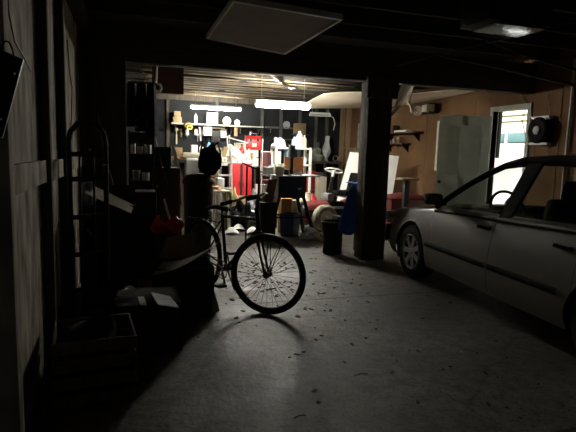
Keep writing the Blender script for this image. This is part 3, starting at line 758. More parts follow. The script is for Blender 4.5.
# large dark drum and crates in the lower left shadow
t = thing('storage_crate', 'black slatted crate in the dark lower left corner below the wall', 'crate', (-.2, 3.0, 0), R(5))
for z in (.04, .14, .24, .34):
    B().box((0, -.2, z), (.44, .012, .07), bev=.002).ob('slat', wood_dark, t); B().box((0, .2, z), (.44, .012, .07), bev=.002).ob('slat', wood_dark, t)
    B().box((-.21, 0, z), (.012, .39, .07), bev=.002).ob('slat', wood_dark, t); B().box((.21, 0, z), (.012, .39, .07), bev=.002).ob('slat', wood_dark, t)
B().bb(-.2, .2, -.19, .19, .005, .012).ob('crate_floor', wood_dark, t)
tag(B().blob((-.2, 3.0, .27), (.17, .16, .15), 3, .3, 2).ob('dark_rags', cloth_bk), 'heap of dark rags inside the black slatted crate', 'rags')

# near carton with papers on it
x0, x1 = wx(116, 3.45, 320), wx(182, 3.45, 320)
zt_ = hz(150, 305, 3.45)
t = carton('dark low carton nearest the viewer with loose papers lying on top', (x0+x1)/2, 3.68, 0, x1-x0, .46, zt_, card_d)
def sheet(label, pts, name, m=paper, cat='paper', thick=.004, curl=0.0):
    P4 = [V(p) for p in pts]
    def fn(u, v):
        a = P4[0].lerp(P4[1], u); b = P4[3].lerp(P4[2], u); p = a.lerp(b, v); p.z += curl*math.sin(math.pi*u)*math.sin(math.pi*v+.3); return p
    return tag(B().grid(fn, 8, 8, thick).ob(name, m), label, cat)
zz = zt_+.012
sheet('white folded leaflet leaning on the near dark carton at its right edge', [atz(151, 293, zz), atz(170, 297, zz), atz(179, 308, zz+.05), atz(158, 305, zz+.05)], 'leaflet', mat('bluish_paper', (.85, .9, .95), .7), 'leaflet', .006)
sheet('crumpled paper scrap at the back left of the near dark carton', [atz(116, 296, zz), atz(127, 289, zz+.02), atz(138, 292, zz+.03), atz(130, 297, zz)], 'paper_scrap', curl=.02)
sheet('torn upright paper sheet curling up behind the crumpled scrap', [atz(124, 287, zz+.05), atz(133, 286, zz+.06), atz(139, 293, zz), atz(131, 290, zz+.02)], 'paper_scrap', curl=.02)
sheet('small square card lying between the scrap and the folded leaflet', [atz(138, 297, zz), atz(144, 297, zz+.01), atz(147, 306, zz), atz(140, 305, zz)], 'card')
sheet('small curved paper strip on the dark floor left of the near carton', [V((.16, 3.2, .09)), V((.20, 3.22, .16)), V((.18, 3.28, .17)), V((.13, 3.25, .10))], 'paper_strip', curl=.01)
for o_ in [o for o in bpy.data.objects if o.name == 'paper_strip']: o_.location = (atz(111, 330, .02).x, atz(111, 330, .02).y, .005)

# big carton right of it, body dark as in shade, flap coloured pale as lit
t = thing('cardboard_box', 'big open cardboard carton with pale flaps in front of the bicycle', 'box', (at(186, 300, 4.35).x, 4.35, 0))
L0 = t.location
xa, xb = at(154, 290, 4.2).x-L0.x, at(214, 290, 4.2).x-L0.x; zt_ = hz(185, 268, 4.2)
bd = B(); ya, yb_ = -.16, .26
bd.bb(xa, xb, ya, ya+.008, 0, zt_).bb(xa, xb, yb_-.008, yb_, 0, zt_).bb(xa, xa+.008, ya, yb_, 0, zt_).bb(xb-.008, xb, ya, yb_, 0, zt_).bb(xa, xb, ya, yb_, 0, .01)
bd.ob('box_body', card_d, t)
def pl4(nm, pix, m=card_p, th=(0, 0, -.005)):
    q = [at(x, y, Y)-L0 for x, y, Y in pix]; B().poly(q, th).ob(nm, m, t)
B().grid(lambda u, v: (at(152+70*u, 275-10*u-26*u*u+(7-6*u)*0, 4.13)-L0).lerp(at(163+57*u, 262-1*u-20*u*u, 4.34)-L0, v), 12, 4, .005).ob('flap', card_p, t)
B().poly([V((xa+.05, yb_, zt_-.02)), V((xb-.12, yb_, zt_-.02)), V((xb-.10, yb_+.08, zt_+.22)), V((xa+.14, yb_+.08, zt_+.18))], (0, .006, 0)).ob('flap', card, t)
B().poly([V((xb, ya, .20)), V((xb+.006, ya+.10, .22)), V((xb+.05, ya+.02, .02)), V((xb-.03, ya-.035, .01))], (.004, .004, 0)).ob('torn_corner', card_p, t)
boxthing('dark_crate', 'tall dark crate standing between the tall carton and the dark round bin', 'crate', wx(134, 5.7, 240), wx(156, 5.7, 240), 5.55, 5.9, 0, .95, blackp, .01)
# dark bin with red bag
x0, x1 = wx(153, 5.3, 240), wx(183, 5.3, 240)
tag(B().lathe([(.11, 0), (.12, .02), (.14, .51), (.15, .53), (.15, .55), (.135, .55), (.13, .49)], ((x0+x1)/2, 5.35, 0), 24).ob('dark_bin', mat('dark_red_plastic', (.03, .008, .008), .5)), 'dark round bin behind the big open carton, holding the red bag', 'bin')
def bag(u, v):
    a = 2*math.pi*u; p = .02+.98*v
    r = .142*math.sin(math.pi*(.1+.72*p))**.7*(1+.12*math.sin(5*a)+.08*math.sin(9*a+4*p))
    return V(((x0+x1)/2+r*math.cos(a)*1.15, 5.35+r*math.sin(a), .49+.21*p+.03*math.sin(3*a+p*4)))
tag(B().grid(bag, 40, 12).ob('red_bag', mat('red_bag', (.6, .03, .02), .45, var=.35, scale=12)), 'crumpled red plastic bag stuffed in the dark round bin', 'bag')

# ================================================================== LEFT SHELF BEHIND THE POST
def shelving(name, label, x0, x1, y0, y1, zs, m, cat='shelf', post=.02, th=.02, ztop=None):
    t = thing(name, label, cat, ((x0+x1)/2, (y0+y1)/2, 0)); w = (x1-x0)/2; d = (y1-y0)/2; zt = ztop or zs[-1]+.01
    for sx in (-1, 1):
        for sy in (-1, 1): B().bb(sx*w-post*(sx+1)/2, sx*w-post*(sx-1)/2, sy*d-post*(sy+1)/2, sy*d-post*(sy-1)/2, 0, zt, bev=.002).ob('post', m, t)
    for z in zs: B().bb(-w, w, -d, d, z-th, z, bev=.002).ob('shelf_board', m, t)
    return t
SX0, SX1 = .0, .33
shelving('metal_shelving', 'tall dark metal shelving just right of the left post', SX0, SX1, 6.9, 7.35, [.15, .6, .98, 1.34, 1.62], blackm, ztop=1.64)
t = bpy.data.objects['metal_shelving']; B().bb(-.165, .165, .215, .225, 0, 1.62).ob('back_panel', blackm, t)
for i in range(3):
    c = V((.04+.13*i, 7.06, 2.25))
    def coat(u, v, c=c, i=i):
        a = 2*math.pi*u; r = .068+.012*v**.6; z = c.z-(.55+.06*i)*v
        return V((c.x+r*math.cos(a)*(.75+.2*v)*(1+.12*math.sin(4*a+i)), c.y+2*r*math.sin(a)*(1+.18*math.sin(5*a)), z+.0))
    o = B().grid(coat, 30, 14).ob('coat', cloth_bk)
    tag(o, ('black coat hung leftmost above the tall dark shelving', 'black coat hung in the middle above the tall dark shelving', 'black coat hung rightmost above the tall dark shelving')[i], 'coat')
tag(B().cyl((SX0, 7.06, 2.27), (SX1+.05, 7.06, 2.27), .012).ob('coat_rail', rustm), 'thin metal rail carrying the black coats above the shelving', 'rail')
stuffs = [
 ('clear jar with a tan label on the second shelf of the tall dark shelving', .06, 7.0, 1.34, .13, .03, white), ('cream jar beside the clear one on the tall dark shelving', .15, 6.98, 1.34, .10, .04, cream),
 ('steel can at the right end of the tall dark shelving', .25, 7.0, 1.34, .12, .045, steel), ('dusty can on the middle shelf of the tall dark shelving', .10, 6.98, .98, .14, .05, greyp),
 ('silver tin beside a dusty can on the dark shelving', .22, 7.0, .98, .11, .05, steel), ('brown can low on the tall dark shelving', .12, 7.0, .6, .15, .05, card_d)]
for lb, x, y, z, h, r, m in stuffs: tin(lb, (x, y, z), h, r, m)
tag(B().tube([V((.16, 6.94, 1.66)) + V((.08*math.cos(a), .02*math.sin(2*a), .07+.07*math.sin(a))) for a in [2*math.pi*i/24 for i in range(24)]], .007, 6, True).ob('cable_coil', steel), 'shiny coil of wire standing on the top board of the dark shelving', 'coil')
tag(B().tube([V((.10, 6.93, .82)) + V((.085*math.cos(a), .03*math.sin(2*a), .1*math.sin(a))) for a in [2*math.pi*i/24 for i in range(24)]], .006, 6, True).ob('cable_coil', rustm), 'rusty coil of wire hanging in front of the dark shelving', 'coil')
c = at(158, 88, 7.6)
tag(B().tube([V((c.x, c.y, ZC-.05)), c+V((-.03, 0, .06)), c+V((.03, 0, .05)), c+V((.05, 0, 0)), c+V((.02, 0, -.05)), c+V((-.03, 0, -.04))], [.005, .018, .018, .018, .018, .018], 8).ob('lamp_hook', white), 'bright bent white hook hanging from the ceiling over the coats', 'hook')
cable('thin cable draped from the bright white hook down to the shelving', [V((.05, 6.9, 2.6)), at(150, 84, 7.5), at(153, 92, 7.5), at(155, 110, 7.4), at(154, 128, 7.4), at(157, 146, 7.3), at(163, 170, 7.15), at(168, 186, 7.05)], .008, rustm)
# hanging brown slab from joists
a0 = wx(152, 8.2, 90); a1 = wx(183, 8.2, 90)
boxthing('hanging_slab', 'reddish brown wooden slab fixed under the ceiling above the left shelving', 'board', a0, a1, 8.1, 8.16, hz(168, 94, 8.2), ZC-.04, redbrown)
# cabinet
c0, c1_ = wx(150, 7.15), wx(178, 7.15)
zc = hz(165, 168, 7.1)
t = thing('cabinet', 'dark red brown wooden cabinet standing right of the tall dark shelving', 'cabinet', ((c0+c1_)/2+.03, 7.4, 0))
w = (c1_-c0)/2
B().bb(-w, w, -.25, .25, 0, zc, bev=.005).ob('body', redbrown, t)
d = B().bb(-w+.02, w-.02, -.272, -.25, .08, zc-.03, bev=.004).ob('door', redbrown, t)
B().lathe([(.008, 0), (.008, .015), (.016, .02), (.016, .03), (.006, .034)], (-w+.06, -.272, .9), 12, (0, -1, 0)).ob('knob', steel, d)
boxthing('black_case', 'black box standing on top of the dark red brown cabinet', 'box', wx(153, 7.3), wx(171, 7.3), 7.25, 7.6, zc, hz(165, 147, 7.3), blackp, .01)
tag(B().poly([at(171, 146, 7.72), at(174.5, 147, 7.72), at(186, 188, 7.72), V((at(187, 200, 7.72).x, 7.72, 0.0)), V((at(183, 200, 7.72).x, 7.72, 0)), at(181, 190, 7.72)], (0, .03, 0)).ob('lit_side_plank', white), 'white leaning plank standing for the lit side of the red brown cabinet', 'plank')  # white plank added to stand for the cabinet's lit right side

# black bin with backpack, behind bicycle
t = thing('wheeled_bin', 'round black wheeled bin standing behind the bicycle seat', 'bin', (wx(198, 6.3, 230), 6.3, 0))
B().lathe([(.15, .0), (.16, .02), (.185, 1.0)], (0, 0, 0), 28).ob('bin_body', blackp, t)
B().lathe([(.195, .99), (.20, 1.01), (.195, 1.05), (.15, 1.10), (.08, 1.12), (.0, 1.125)], (0, 0, 0), 28).ob('lid', blackp, t)
for s in (-1, 1): B().cyl((s*.10, .15, .07), (s*.14, .15, .07), .07).ob('wheel', rubber, t)
bc = V((wx(209, 6.3, 165), 6.28, 1.10)); t = thing('backpack', 'black slumped backpack sitting on the black wheeled bin', 'backpack', bc)
B().blob((0, 0, .19), (.135, .10, .20), 4, .14, 2, flat=-.19).ob('pack_body', cloth_bk, t)
B().blob((0.02, -.1, .12), (.09, .05, .09), 3, .1, 2).ob('front_pocket', cloth_bk, t)
for s in (-1, 1): B().tube([(s*.06, .02, .36), (s*.09, -.05, .41), (s*.12, -.1, .3), (s*.13, -.08, .12)], .012, 6).ob('strap', cloth_bk, t)

# ================================================================== FAR BAY: BACK WALL
Yb = 12.75
shX0, shX1 = wx(171, Yb, 125), wx(263, Yb, 125)
ZS = hz(215, 124.3, 12.6)
t = thing('wall_shelf', 'long grey shelf board across the dark back wall under the tube lamp', 'shelf', ((shX0+shX1)/2, 12.82, ZS-.03))
w = (shX1-shX0)/2
B().bb(-w, w, -.16, .18, 0, .03, bev=.003).ob('shelf_board', mat('grey_board', (.5, .5, .46), .7), t)
for x in (-w+.1, -.4, .35, w-.1): B().poly([(x, .18, 0), (x, -.12, 0), (x, .16, -.22), (x, .18, -.22)], (.02, 0, 0)).ob('bracket', stud_g, t)
def onshelf(px0, px1): return wx(px0, 12.75, 118), wx(px1, 12.75, 118)
def pxh(y, px=215, Y=12.75): return hz(px, y, Y)
a, b = onshelf(173, 181.5); boxthing('cardboard_box', 'lower tan carton of the pair at the left end of the long back shelf', 'box', a, b, 12.68, 12.9, ZS, ZS+.14, card)
a, b = onshelf(174, 180.5); boxthing('cardboard_box', 'smaller tan carton stacked on another at the left end of the long shelf', 'box', a, b, 12.7, 12.88, ZS+.14, ZS+.28, card)
a, b = onshelf(194, 197.5); bottle('tall white bottle alone on the long back shelf left of the framed clock', ((a+b)/2, 12.76, ZS), .27, .04)
a, b = onshelf(206.5, 217.5)
t = thing('framed_clock', 'square grey framed dial with a round white face on the back shelf', 'clock', ((a+b)/2, 12.75, ZS)); w = (b-a)/2
B().bb(-w, w, -.03, .03, 0, 2*w+.02, bev=.006).ob('frame', mat('grey_frame', (.38, .38, .38), .5), t)
B().lathe([(w*.72, 0), (w*.74, .012), (w*.68, .02)], (0, -.03, w+.01), 28, (0, -1, 0)).ob('dial', white, t)
for (p, rr, lb) in ((227, .105, 'large plain white round plate standing on the back shelf'), (237.3, .075, 'small white round plate standing at the right of the back shelf')):
    X = wx(p, 12.75, 118); o = B().lathe([(rr*.5, 0), (rr, .012), (rr, .02), (rr*.55, .012)], (X, 12.78, ZS+rr), 28, (0, -1, .08)).ob('round_plate', white); tag(o, lb, 'plate')
X = wx(150, 12.9, 116); tag(B().lathe([(.07, 0), (.125, .012), (.125, .02), (.07, .012)], (X, 12.95, pxh(116, 150)), 28, (0, -1, 0)).ob('wall_disc', mat('grey_disc', (.42, .44, .45), .6)), 'grey round disc on the back wall at its left end', 'disc')
X = wx(286.5, 12.9, 124); tag(B().lathe([(.07, 0), (.10, .012), (.10, .02), (.07, .012)], (X, 12.915, pxh(124.5, 286)), 28, (0, -1, 0)).ob('wall_disc', mat('grey_disc')if 0 else MT['grey_disc']), 'dull grey round disc on the back wall above the white shelf unit', 'disc')
X = wx(237.2, 12.6, 128); tag(B().cyl((X, 12.74, ZS-.27), (X, 12.74, ZS-.031), .05, n=16).ob('tan_roll', card), 'tan paper roll hanging below the right end of the back shelf', 'roll')
# hanging under the shelf
def hang(label, name, cat, px, y0, y1, wpx, m, Y=12.9, kind='box', d=.05):
    c = at(px, (y0+y1)/2, Y); h = (y1-y0)/F*12.6; w = wpx/F*12.6
    b = B()
    if kind == 'box': b.box(c, (w, d, h), bev=.008)
    if kind == 'cyl': b.cyl(c-V((0, 0, h/2)), c+V((0, 0, h/2)), w/2, w*.35, 12)
    if kind == 'tool':
        b.tube([c-V((0, 0, h/2)), c+V((0, 0, h*.1))], w*.25, 8).tube([c+V((0, 0, h*.1)), c+V((0, 0, h/2))], w*.12, 6).box(c+V((0, 0, h*.42)), (w, .02, h*.16), bev=.004)
    if kind == 'saw': b.poly([c+V((-w/2, 0, h/2)), c+V((w/2, 0, h/2)), c+V((w*.2, 0, -h/2)), c+V((-w*.1, 0, -h/2))], (0, .01, 0))
    return tag(b.ob(name, m), label, cat)
c = at(188, 126.5, 12.62); 
t = thing('hose_coil', 'yellow and black coiled hose hanging below the back shelf', 'hose', c)
for k in range(4):
    rr = .095-.012*k; B().tube([V((rr*math.cos(a)*1.0+.01*k, -.03*k, rr*.75*math.sin(a)-.02*k+.03)) for a in [2*math.pi*i/22 for i in range(22)]], .016, 7, True).ob('coil_turn', yellow if k % 2 else blackp, t)
hang('long pale handled tool hanging at the left end of the back shelf', 'hand_tool', 'tool', 176.5, 128, 144, 3, cream, kind='tool')
hang('short brown handled tool hanging next to the pale one', 'hand_tool', 'tool', 181, 129, 137, 2.5, card, kind='tool')
hang('white cup hanging under the yellow and black hose', 'hanging_cup', 'cup', 187, 130, 135, 4, white, kind='cyl')
hang('white squeeze bottle hanging right of the hose', 'hanging_bottle', 'bottle', 196, 129, 135, 4, white, kind='cyl')
hang('grey metal saw hanging in the middle below the back shelf', 'hand_saw', 'saw', 200.5, 127, 141, 4, steel, kind='saw')
t = thing('wall_radio', 'grey and white box radio fixed below the framed dial', 'radio', at(207.5, 136, 12.66)); w = 8/F*12.6/2
B().bb(-w, w, -.05, .3, 0, .22, bev=.01).ob('body', mat('light_grey_plastic', (.5, .5, .5), .5), t)
B().bb(-w*.95, w*.95, -.06, -.05, .01, .10, bev=.003).ob('white_front', white, t); B().lathe([(.02, 0), (.02, .02)], (w*.5, -.05, .16), 12, (0, -1, 0)).ob('dial_knob', blackp, t)
hang('long pale batten fixed just below the back shelf', 'batten', 'batten', 217, 127.4, 129, 16, cream, kind='box', Y=12.92)
hang('black square panel hanging on the back wall above the white heap', 'peg_board', 'board', 215.5, 130, 142, 9, blackp, kind='box')
hang('light grey tin case hanging right of the black panel', 'tin_case', 'case', 223.5, 129, 138, 6, MT['light_grey_plastic'], kind='box')
hang('dark wrench hanging from the grey rail left of the wall disc', 'wrench', 'wrench', 270.5, 129, 133, 1.6, steel, kind='tool', Y=12.88)

# workbench along the back
ZB = hz(190, 157, 12.3)
b0, b1 = wx(170, 12.3, 157), wx(262, 12.3, 157)
t = thing('workbench', 'long dark workbench against the back wall crowded with boxes', 'workbench', ((b0+b1)/2, 12.5, 0)); w = (b1-b0)/2
B().bb(-w, w, -.35, .38, ZB-.06, ZB, bev=.004).ob('bench_top', wood_tan, t)
for sx in (-1, 0, 1):
    for sy in (-.3, .32): B().bb(sx*(w-.05)-.04, sx*(w-.05)+.04, sy-.04, sy+.04, 0, ZB-.06).ob('leg', wood_dark, t)
B().bb(-w+.02, w-.02, -.3, .32, .3, .33).ob('lower_shelf', wood_dark, t)
def onbench(label, name, cat, p0, p1, ytop, m, Y=12.3, d=.22, z=None, rz=0):
    z = ZB if z is None else z; a, b = wx(p0, Y, 150), wx(p1, Y, 150)
    return boxthing(name, label, cat, a, b, Y-d/2, Y+d/2, z, hz((p0+p1)/2, ytop, Y), m, .006, rz=rz)
onbench('tan open carton at the left end of the back workbench', 'cardboard_box', 'box', 174, 182, 147.5, card, Y=12.35)
onbench('upright white box on the back workbench right of the tan carton', 'white_box', 'box', 191, 197, 145, white, Y=12.45)
onbench('long low cream box lying along the front of the back workbench', 'cream_box', 'box', 183, 199.5, 152.5, cream, Y=12.1, d=.14)
bottle('white spray bottle behind the backpack on the back workbench', (wx(201.5, 12.35, 150), 12.35, ZB), .32, .055)
bottle('pale blue bottle right of the white spray bottle on the bench', (wx(209, 12.3, 150), 12.3, ZB), .42, .05, mat('pale_blue_plastic', (.12, .3, .6), .5))
bottle('clear white bottle near the blue one on the back workbench', (wx(213, 12.2, 150), 12.2, ZB), .26, .06)
# grey step stool with white top before the bench
a, b = wx(184.5, 11.4), wx(199, 11.4); zt_ = hz(191, 158, 11.4)
t = thing('plastic_cart', 'grey tapered plastic cart with a white top before the back workbench', 'cart', ((a+b)/2, 11.4, 0)); w = (b-a)/2
B().poly([(-w, -.2, 0), (w, -.2, 0), (w*.82, -.17, zt_-.05), (-w*.82, -.17, zt_-.05)], (0, .38, 0)).ob('cart_body', mat('grey_fabric', (.28, .28, .27), .8), t)
B().bb(-w*.85, w*.85, -.2, .22, zt_-.05, zt_, bev=.012).ob('cart_top', white, t)

# ================================================================== FAR BAY: WHITE HEAP TABLE
Yh = 10.6; ZH = hz(240, 164, 10.3)
a, b = wx(214, Yh), wx(262, Yh)
t = thing('folding_table', 'white folding table under the bright heap of boxes and bags', 'table', ((a+b)/2, Yh, 0)); w = (b-a)/2
B().bb(-w, w, -.33, .33, ZH-.04, ZH, bev=.01).ob('tabletop', white, t)
for sx in (-1, 1):
    for sy in (-.28, .28): B().cyl((sx*(w-.06), sy, 0), (sx*(w-.1), sy, ZH-.04), .018).ob('leg', steel, t)
def onh(p0, p1, y1, Y, m, name, label, cat='box', d=.2, rz=0, z=None, bev=.006):
    z = ZH if z is None else z; a, b = wx(p0, Y, 155), wx(p1, Y, 155)
    return boxthing(name, label, cat, a, b, Y-d/2, Y+d/2, z, hz((p0+p1)/2, y1, Y), m, bev, rz=rz)
def cloth_heap(label, c, r, m, name='cloth_heap', cat='cloth', amp=.3):
    return tag(B().blob(V(c)+V((0, 0, r[2]*.45)), r, 4, amp, 2.5, flat=-r[2]*.45).ob(name, m), label, cat)
onh(247, 260, 150, 10.75, mat('pale_green_box', (.45, .6, .55), .6), 'parts_box', 'pale green and white box under the red tool box on the white table', d=.3)
t = thing('tool_box', 'shiny red metal tool box on top of the pale green box', 'tool box', (wx(253, 10.75, 140), 10.75, hz(253, 150, 10.75))); w = 15/F*10.9/2
hh = .36
B().bb(-w, w, -.13, .13, 0, hh*.62, bev=.006).ob('box_body', red, t)
B().poly([(-w, -.13, hh*.62), (-w, .13, hh*.62), (-w, .07, hh*.85), (-w, -.07, hh*.85)], (2*w, 0, 0)).ob('lid', red, t)
B().tube([(-.08, 0, hh*.85), (-.07, 0, hh), (.07, 0, hh), (.08, 0, hh*.85)], .01, 8).ob('handle', chrome, t)
for s in (-.5, .5): B().bb(s*w-.02, s*w+.02, -.14, -.13, hh*.5, hh*.7).ob('latch', chrome, t)
B().bb(-w*.3, w*.3, -.137, -.13, hh*.18, hh*.42).ob('pale_sticker', cream, t)
onh(217, 226, 148, 10.5, cream, 'cream_box', 'cream box at the left end of the white table')
onh(225, 236, 147, 10.85, white, 'white_carton', 'large white carton at the back of the white table', d=.3)
onh(235, 246, 143, 10.8, cream, 'white_carton', 'tall white carton left of the red tool box', d=.24)
onh(239, 245, 155, 10.4, white, 'white_tub', 'low white tub in front on the white table', cat='tub', d=.14)
onh(226, 231, 156, 10.36, card, 'tan_box', 'small tan box near the front of the white table', d=.12)
cloth_heap('white crumpled sheet heaped over the middle of the white table', (wx(232, 10.4, 155), 10.5, ZH), (.24, .2, .24), white)
cloth_heap('cream crumpled bag heaped left on the white table', (wx(221, 10.35, 155), 10.42, ZH), (.14, .12, .2), cream, 'plastic_bag', 'bag')
cloth_heap('white plastic bag slumped at the right end of the white table', (wx(247, 10.35, 155), 10.38, ZH), (.1, .1, .2), white, 'plastic_bag', 'bag')
tag(B().cyl(at(225, 136.5, 10.5), at(248, 143, 10.5), .014).cyl(at(227, 136, 10.5), at(228, 150, 10.5), .014).ob('white_rod', white), 'white angled pipe sticking out above the white heap', 'pipe')
tag(B().box((at(223.5, 151, 10.33).x, 10.33, ZH+.17), (.10, .02, .36), rot=(0, .3, 0)).ob('tan_board', wood_tan), 'tan board leaning on the left end of the white heap', 'board')
for i, (p, m, lb) in enumerate(((251, card, 'tan cardboard tube standing at the right front of the white table'), (254.5, cream, 'cream cardboard tube standing next to the tan one'))):
    X = wx(p, 10.35); tag(B().cyl((X, 10.37, ZH), (X, 10.37, ZH+.24-.03*i), .035).ob('cardboard_tube', m), lb, 'tube')
jug('red fuel jug on the white table between bags and red tool box', (wx(243, 10.35), 10.5, ZH+.0), .42, .06, red, blackp, 'fuel_jug')
tin('small red can at the right end of the white table', (wx(258, 10.4), 10.4, ZH), .16, .05, red)
tin('white can at the right end behind the small red one', (wx(260, 10.6), 10.6, ZH), .24, .06, white)
# red tool chest under/in front
Yc = 9.95; a, b = wx(231, Yc), wx(252.5, Yc); zt_ = hz(241, 163.5, Yc)
t = thing('tool_chest', 'tall red tool chest with two doors standing before the white table', 'tool chest', ((a+b)/2, Yc+.18, 0)); w = (b-a)/2
B().bb(-w, w, -.13, .16, .08, zt_, bev=.008).ob('chest_body', red, t)
d = B().bb(-w+.005, -w*.12, -.15, -.132, .12, zt_-.03, bev=.006).ob('door', red, t); B().bb(-w*.24, -w*.18, -.165, -.15, .7, .8).ob('handle', chrome, d)
d = B().bb(w*.12, w-.005, -.15, -.132, .12, zt_-.03, bev=.006).ob('door', red, t); B().bb(w*.2, w*.26, -.165, -.15, .7, .8).ob('handle', chrome, d)
B().bb(-w*.1, w*.1, -.14, -.125, .1, zt_-.02).ob('black_divider', blackp, t)
for sx in (-1, 1): B().cyl((sx*(w-.05)-.015, -.08, .04), (sx*(w-.05)+.015, -.08, .04), .04).ob('wheel', rubber, t)
# white ladder-like stand left of chest
t = thing('step_ladder', 'pale grey step ladder standing left of the red tool chest', 'ladder', (wx(225, 9.3), 9.3, 0))
zt_ = hz(226, 150, 9.3)
for s in (-1, 1): B().box((s*(.13), 0, zt_/2), (.03, .05, zt_), rot=(0, -s*.03, 0)).ob('rail', mat('pale_metal', (.6, .6, .57), .5, .2), t); B().cyl((s*.15, .34, 0), (s*.1, .04, zt_), .012).ob('rear_leg', MT['pale_metal'], t)
for i in range(5): B().bb(-.13, .13, -.04, .04, .22+.24*i, .245+.24*i).ob('step', MT['pale_metal'], t)

# dark slatted crate left (px 205-228,y165-185)
a, b = wx(210, 9.75), wx(219, 9.75)
t = thing('drawer_unit', 'dark narrow drawer unit behind the black backpack', 'drawer unit', ((a+b)/2, 9.9, 0)); w = (b-a)/2
B().bb(-w, w, -.2, .2, 0, 1.12, bev=.005).ob('unit_body', redbrown, t)
for i in range(6):
    d = B().bb(-w+.01, w-.01, -.215, -.2, .05+.17*i, .19+.17*i, bev=.004).ob('drawer', brown, t); B().cyl((0, -.215, .12+.17*i), (0, -.235, .12+.17*i), .012).ob('knob', steel, d)

# floor heap between the bicycle and the chest
def fl(px, gy):   # floor point seen at column px with ground row gy
    return atz(px, gy, 0)
def floorbox(label, name, cat, p0, p1, ytop, Y, m, d=.25, rz=0):
    a, b = wx(p0, Y, 200), wx(p1, Y, 200); return boxthing(name, label, cat, a, b, Y-d/2, Y+d/2, 0, hz((p0+p1)/2, ytop, Y), m, .006, rz=rz)
t = thing('stool', 'low cream wooden stool standing behind the bicycle seat', 'stool', (wx(218, 8.6, 200), 8.6, 0), R(12)); zt_ = hz(218, 190, 8.6)
B().bb(-.19, .19, -.15, .15, zt_-.035, zt_, bev=.008).ob('seat', cream, t)
for sx in (-1, 1):
    for sy in (-1, 1): B().box((sx*.15, sy*.11, (zt_-.03)/2), (.04, .04, zt_-.03), rot=(sy*.04, -sx*.04, 0)).ob('leg', cream, t)
cloth_heap('orange and pink rag lying on the low cream stool', (wx(215, 8.6, 190), 8.6, zt_), (.1, .09, .05), mat('peach_cloth', (.6, .33, .22), .8), 'rag')
floorbox('white box behind the low cream stool with papers on it', 'white_box', 'box', 216, 223, 178, 9.0, white)
floorbox('olive green box right of the white one on the floor heap', 'green_box', 'box', 226, 230.5, 189, 8.7, green_d, d=.2)
floorbox('low tan carton in front of the red tool chest', 'cardboard_box', 'box', 237, 245, 196, 9.5, card, d=.2, rz=.2)
cloth_heap('yellow sack slumped against the red tool chest', (wx(234, 9.2, 195), 9.2, 0), (.11, .1, .5), mat('yellow_sack', (.6, .52, .28), .8), 'sack', 'sack')
cloth_heap('dark rags lying on the floor before the red tool chest', (wx(242, 8.9, 205), 8.8, 0), (.22, .2, .34), cloth_bk, 'rags', 'rags')
cloth_heap('grey rags lying on the floor beside the dark ones', (wx(255, 9.0, 205), 9.2, 0), (.15, .15, .45), greyp, 'rags', 'rags')
tag(B().cyl(V((wx(236, 8.8, 200), 8.8, .34)), V((wx(244, 8.8, 200), 8.8, .36)), .035).ob('white_pipe', white), 'short white pipe lying on the dark rags', 'pipe')
tag(B().cyl(V((wx(247, 8.85, 200), 8.85, .33)), V((wx(257, 8.85, 200), 8.85, .3)), .03).ob('white_pipe', white), 'second short white pipe on the dark rags, right of the first', 'pipe')
floorbox('small cream tub on the floor behind the bicycle seat', 'cream_tub', 'tub', 201, 207, 184, 9.8, cream, d=.2)
tag(B().cyl(V((wx(164, 5.3, 200), 5.3, hz(164, 199, 5.3))), V((wx(171, 5.3, 210), 5.32, .64)), .012).ob('white_stick', white), 'short white stick poking out above the red bag', 'stick')
# black frame before the chest
t = thing('folding_stand', 'black folding metal frame standing behind the bicycle handlebar', 'stand', (wx(254, 7.2, 200), 7.2, 0))
xa = wx(248, 7.2, 200)-t.location.x; xb = wx(258.5, 7.2, 200)-t.location.x; x3 = wx(271, 7.2, 200)-t.location.x; zA = hz(243, 163, 7.2); zB = hz(258, 170, 7.2); zC_ = hz(271, 176, 7.2)
B().cyl((xb, 0, 0), (xb, 0, hz(258, 150, 7.2)), .016).ob('post', blackm, t); B().cyl((xa, .1, 0), (xa, .1, zA-.05), .014).ob('post', blackm, t)
B().cyl((wx(242, 7.2)-t.location.x, 0, zA), (xb, 0, zB), .014).ob('bar', blackm, t); B().cyl((xb, 0, zB), (x3, 0, zC_), .012).ob('lit_bar', white, t)  # right-hand bar coloured white for the light on it
B().cyl((xa, .1, .35), (xb, 0, .35), .012).ob('bar', blackm, t); B().cyl((xa, .1, .75), (xb, 0, .72), .012).ob('bar', blackm, t)
# red chair
t = thing('chair', 'dark red chair with a pale rimmed back left of the white shelf unit', 'chair', (wx(267.5, 9.6), 9.6, 0)); w = .12
zt_ = hz(267, 152, 9.6)
bk = B().grid(lambda u, v: V((-w+2*w*u, .12+.03*v-.03*math.sin(math.pi*u), zt_-.38+.38*v)), 8, 8, .02).ob('backrest', mat('dark_red_vinyl', (.04, .004, .006), .5), t)
B().tube([(-w, .12, zt_-.38), (-w, .15, zt_-.03), (-w*.7, .15, zt_), (w*.7, .15, zt_), (w, .15, zt_-.03), (w, .12, zt_-.38)], .012, 8).ob('rim', mat('pink_white', (.75, .55, .55), .5), bk)
B().bb(-w*1.2, w*1.2, -.2, .13, .82, .87, bev=.015).ob('seat', MT['dark_red_vinyl'], t)
for sx in (-1, 1):
    B().cyl((sx*.15, -.2, 0), (sx*.12, -.16, .82), .012).ob('leg', steel, t); B().cyl((sx*.15, .2, 0), (sx*.12, .12, zt_-.36), .012).ob('leg', steel, t)
tag(B().cyl((wx(261.5, 9.4), 9.4, 0), (wx(262, 9.4), 9.4, hz(261, 139, 9.4)), .009).ob('white_pole', mat('pinkish_pole', (.6, .45, .42), .5)), 'thin pale pole standing upright left of the dark red chair', 'pole')

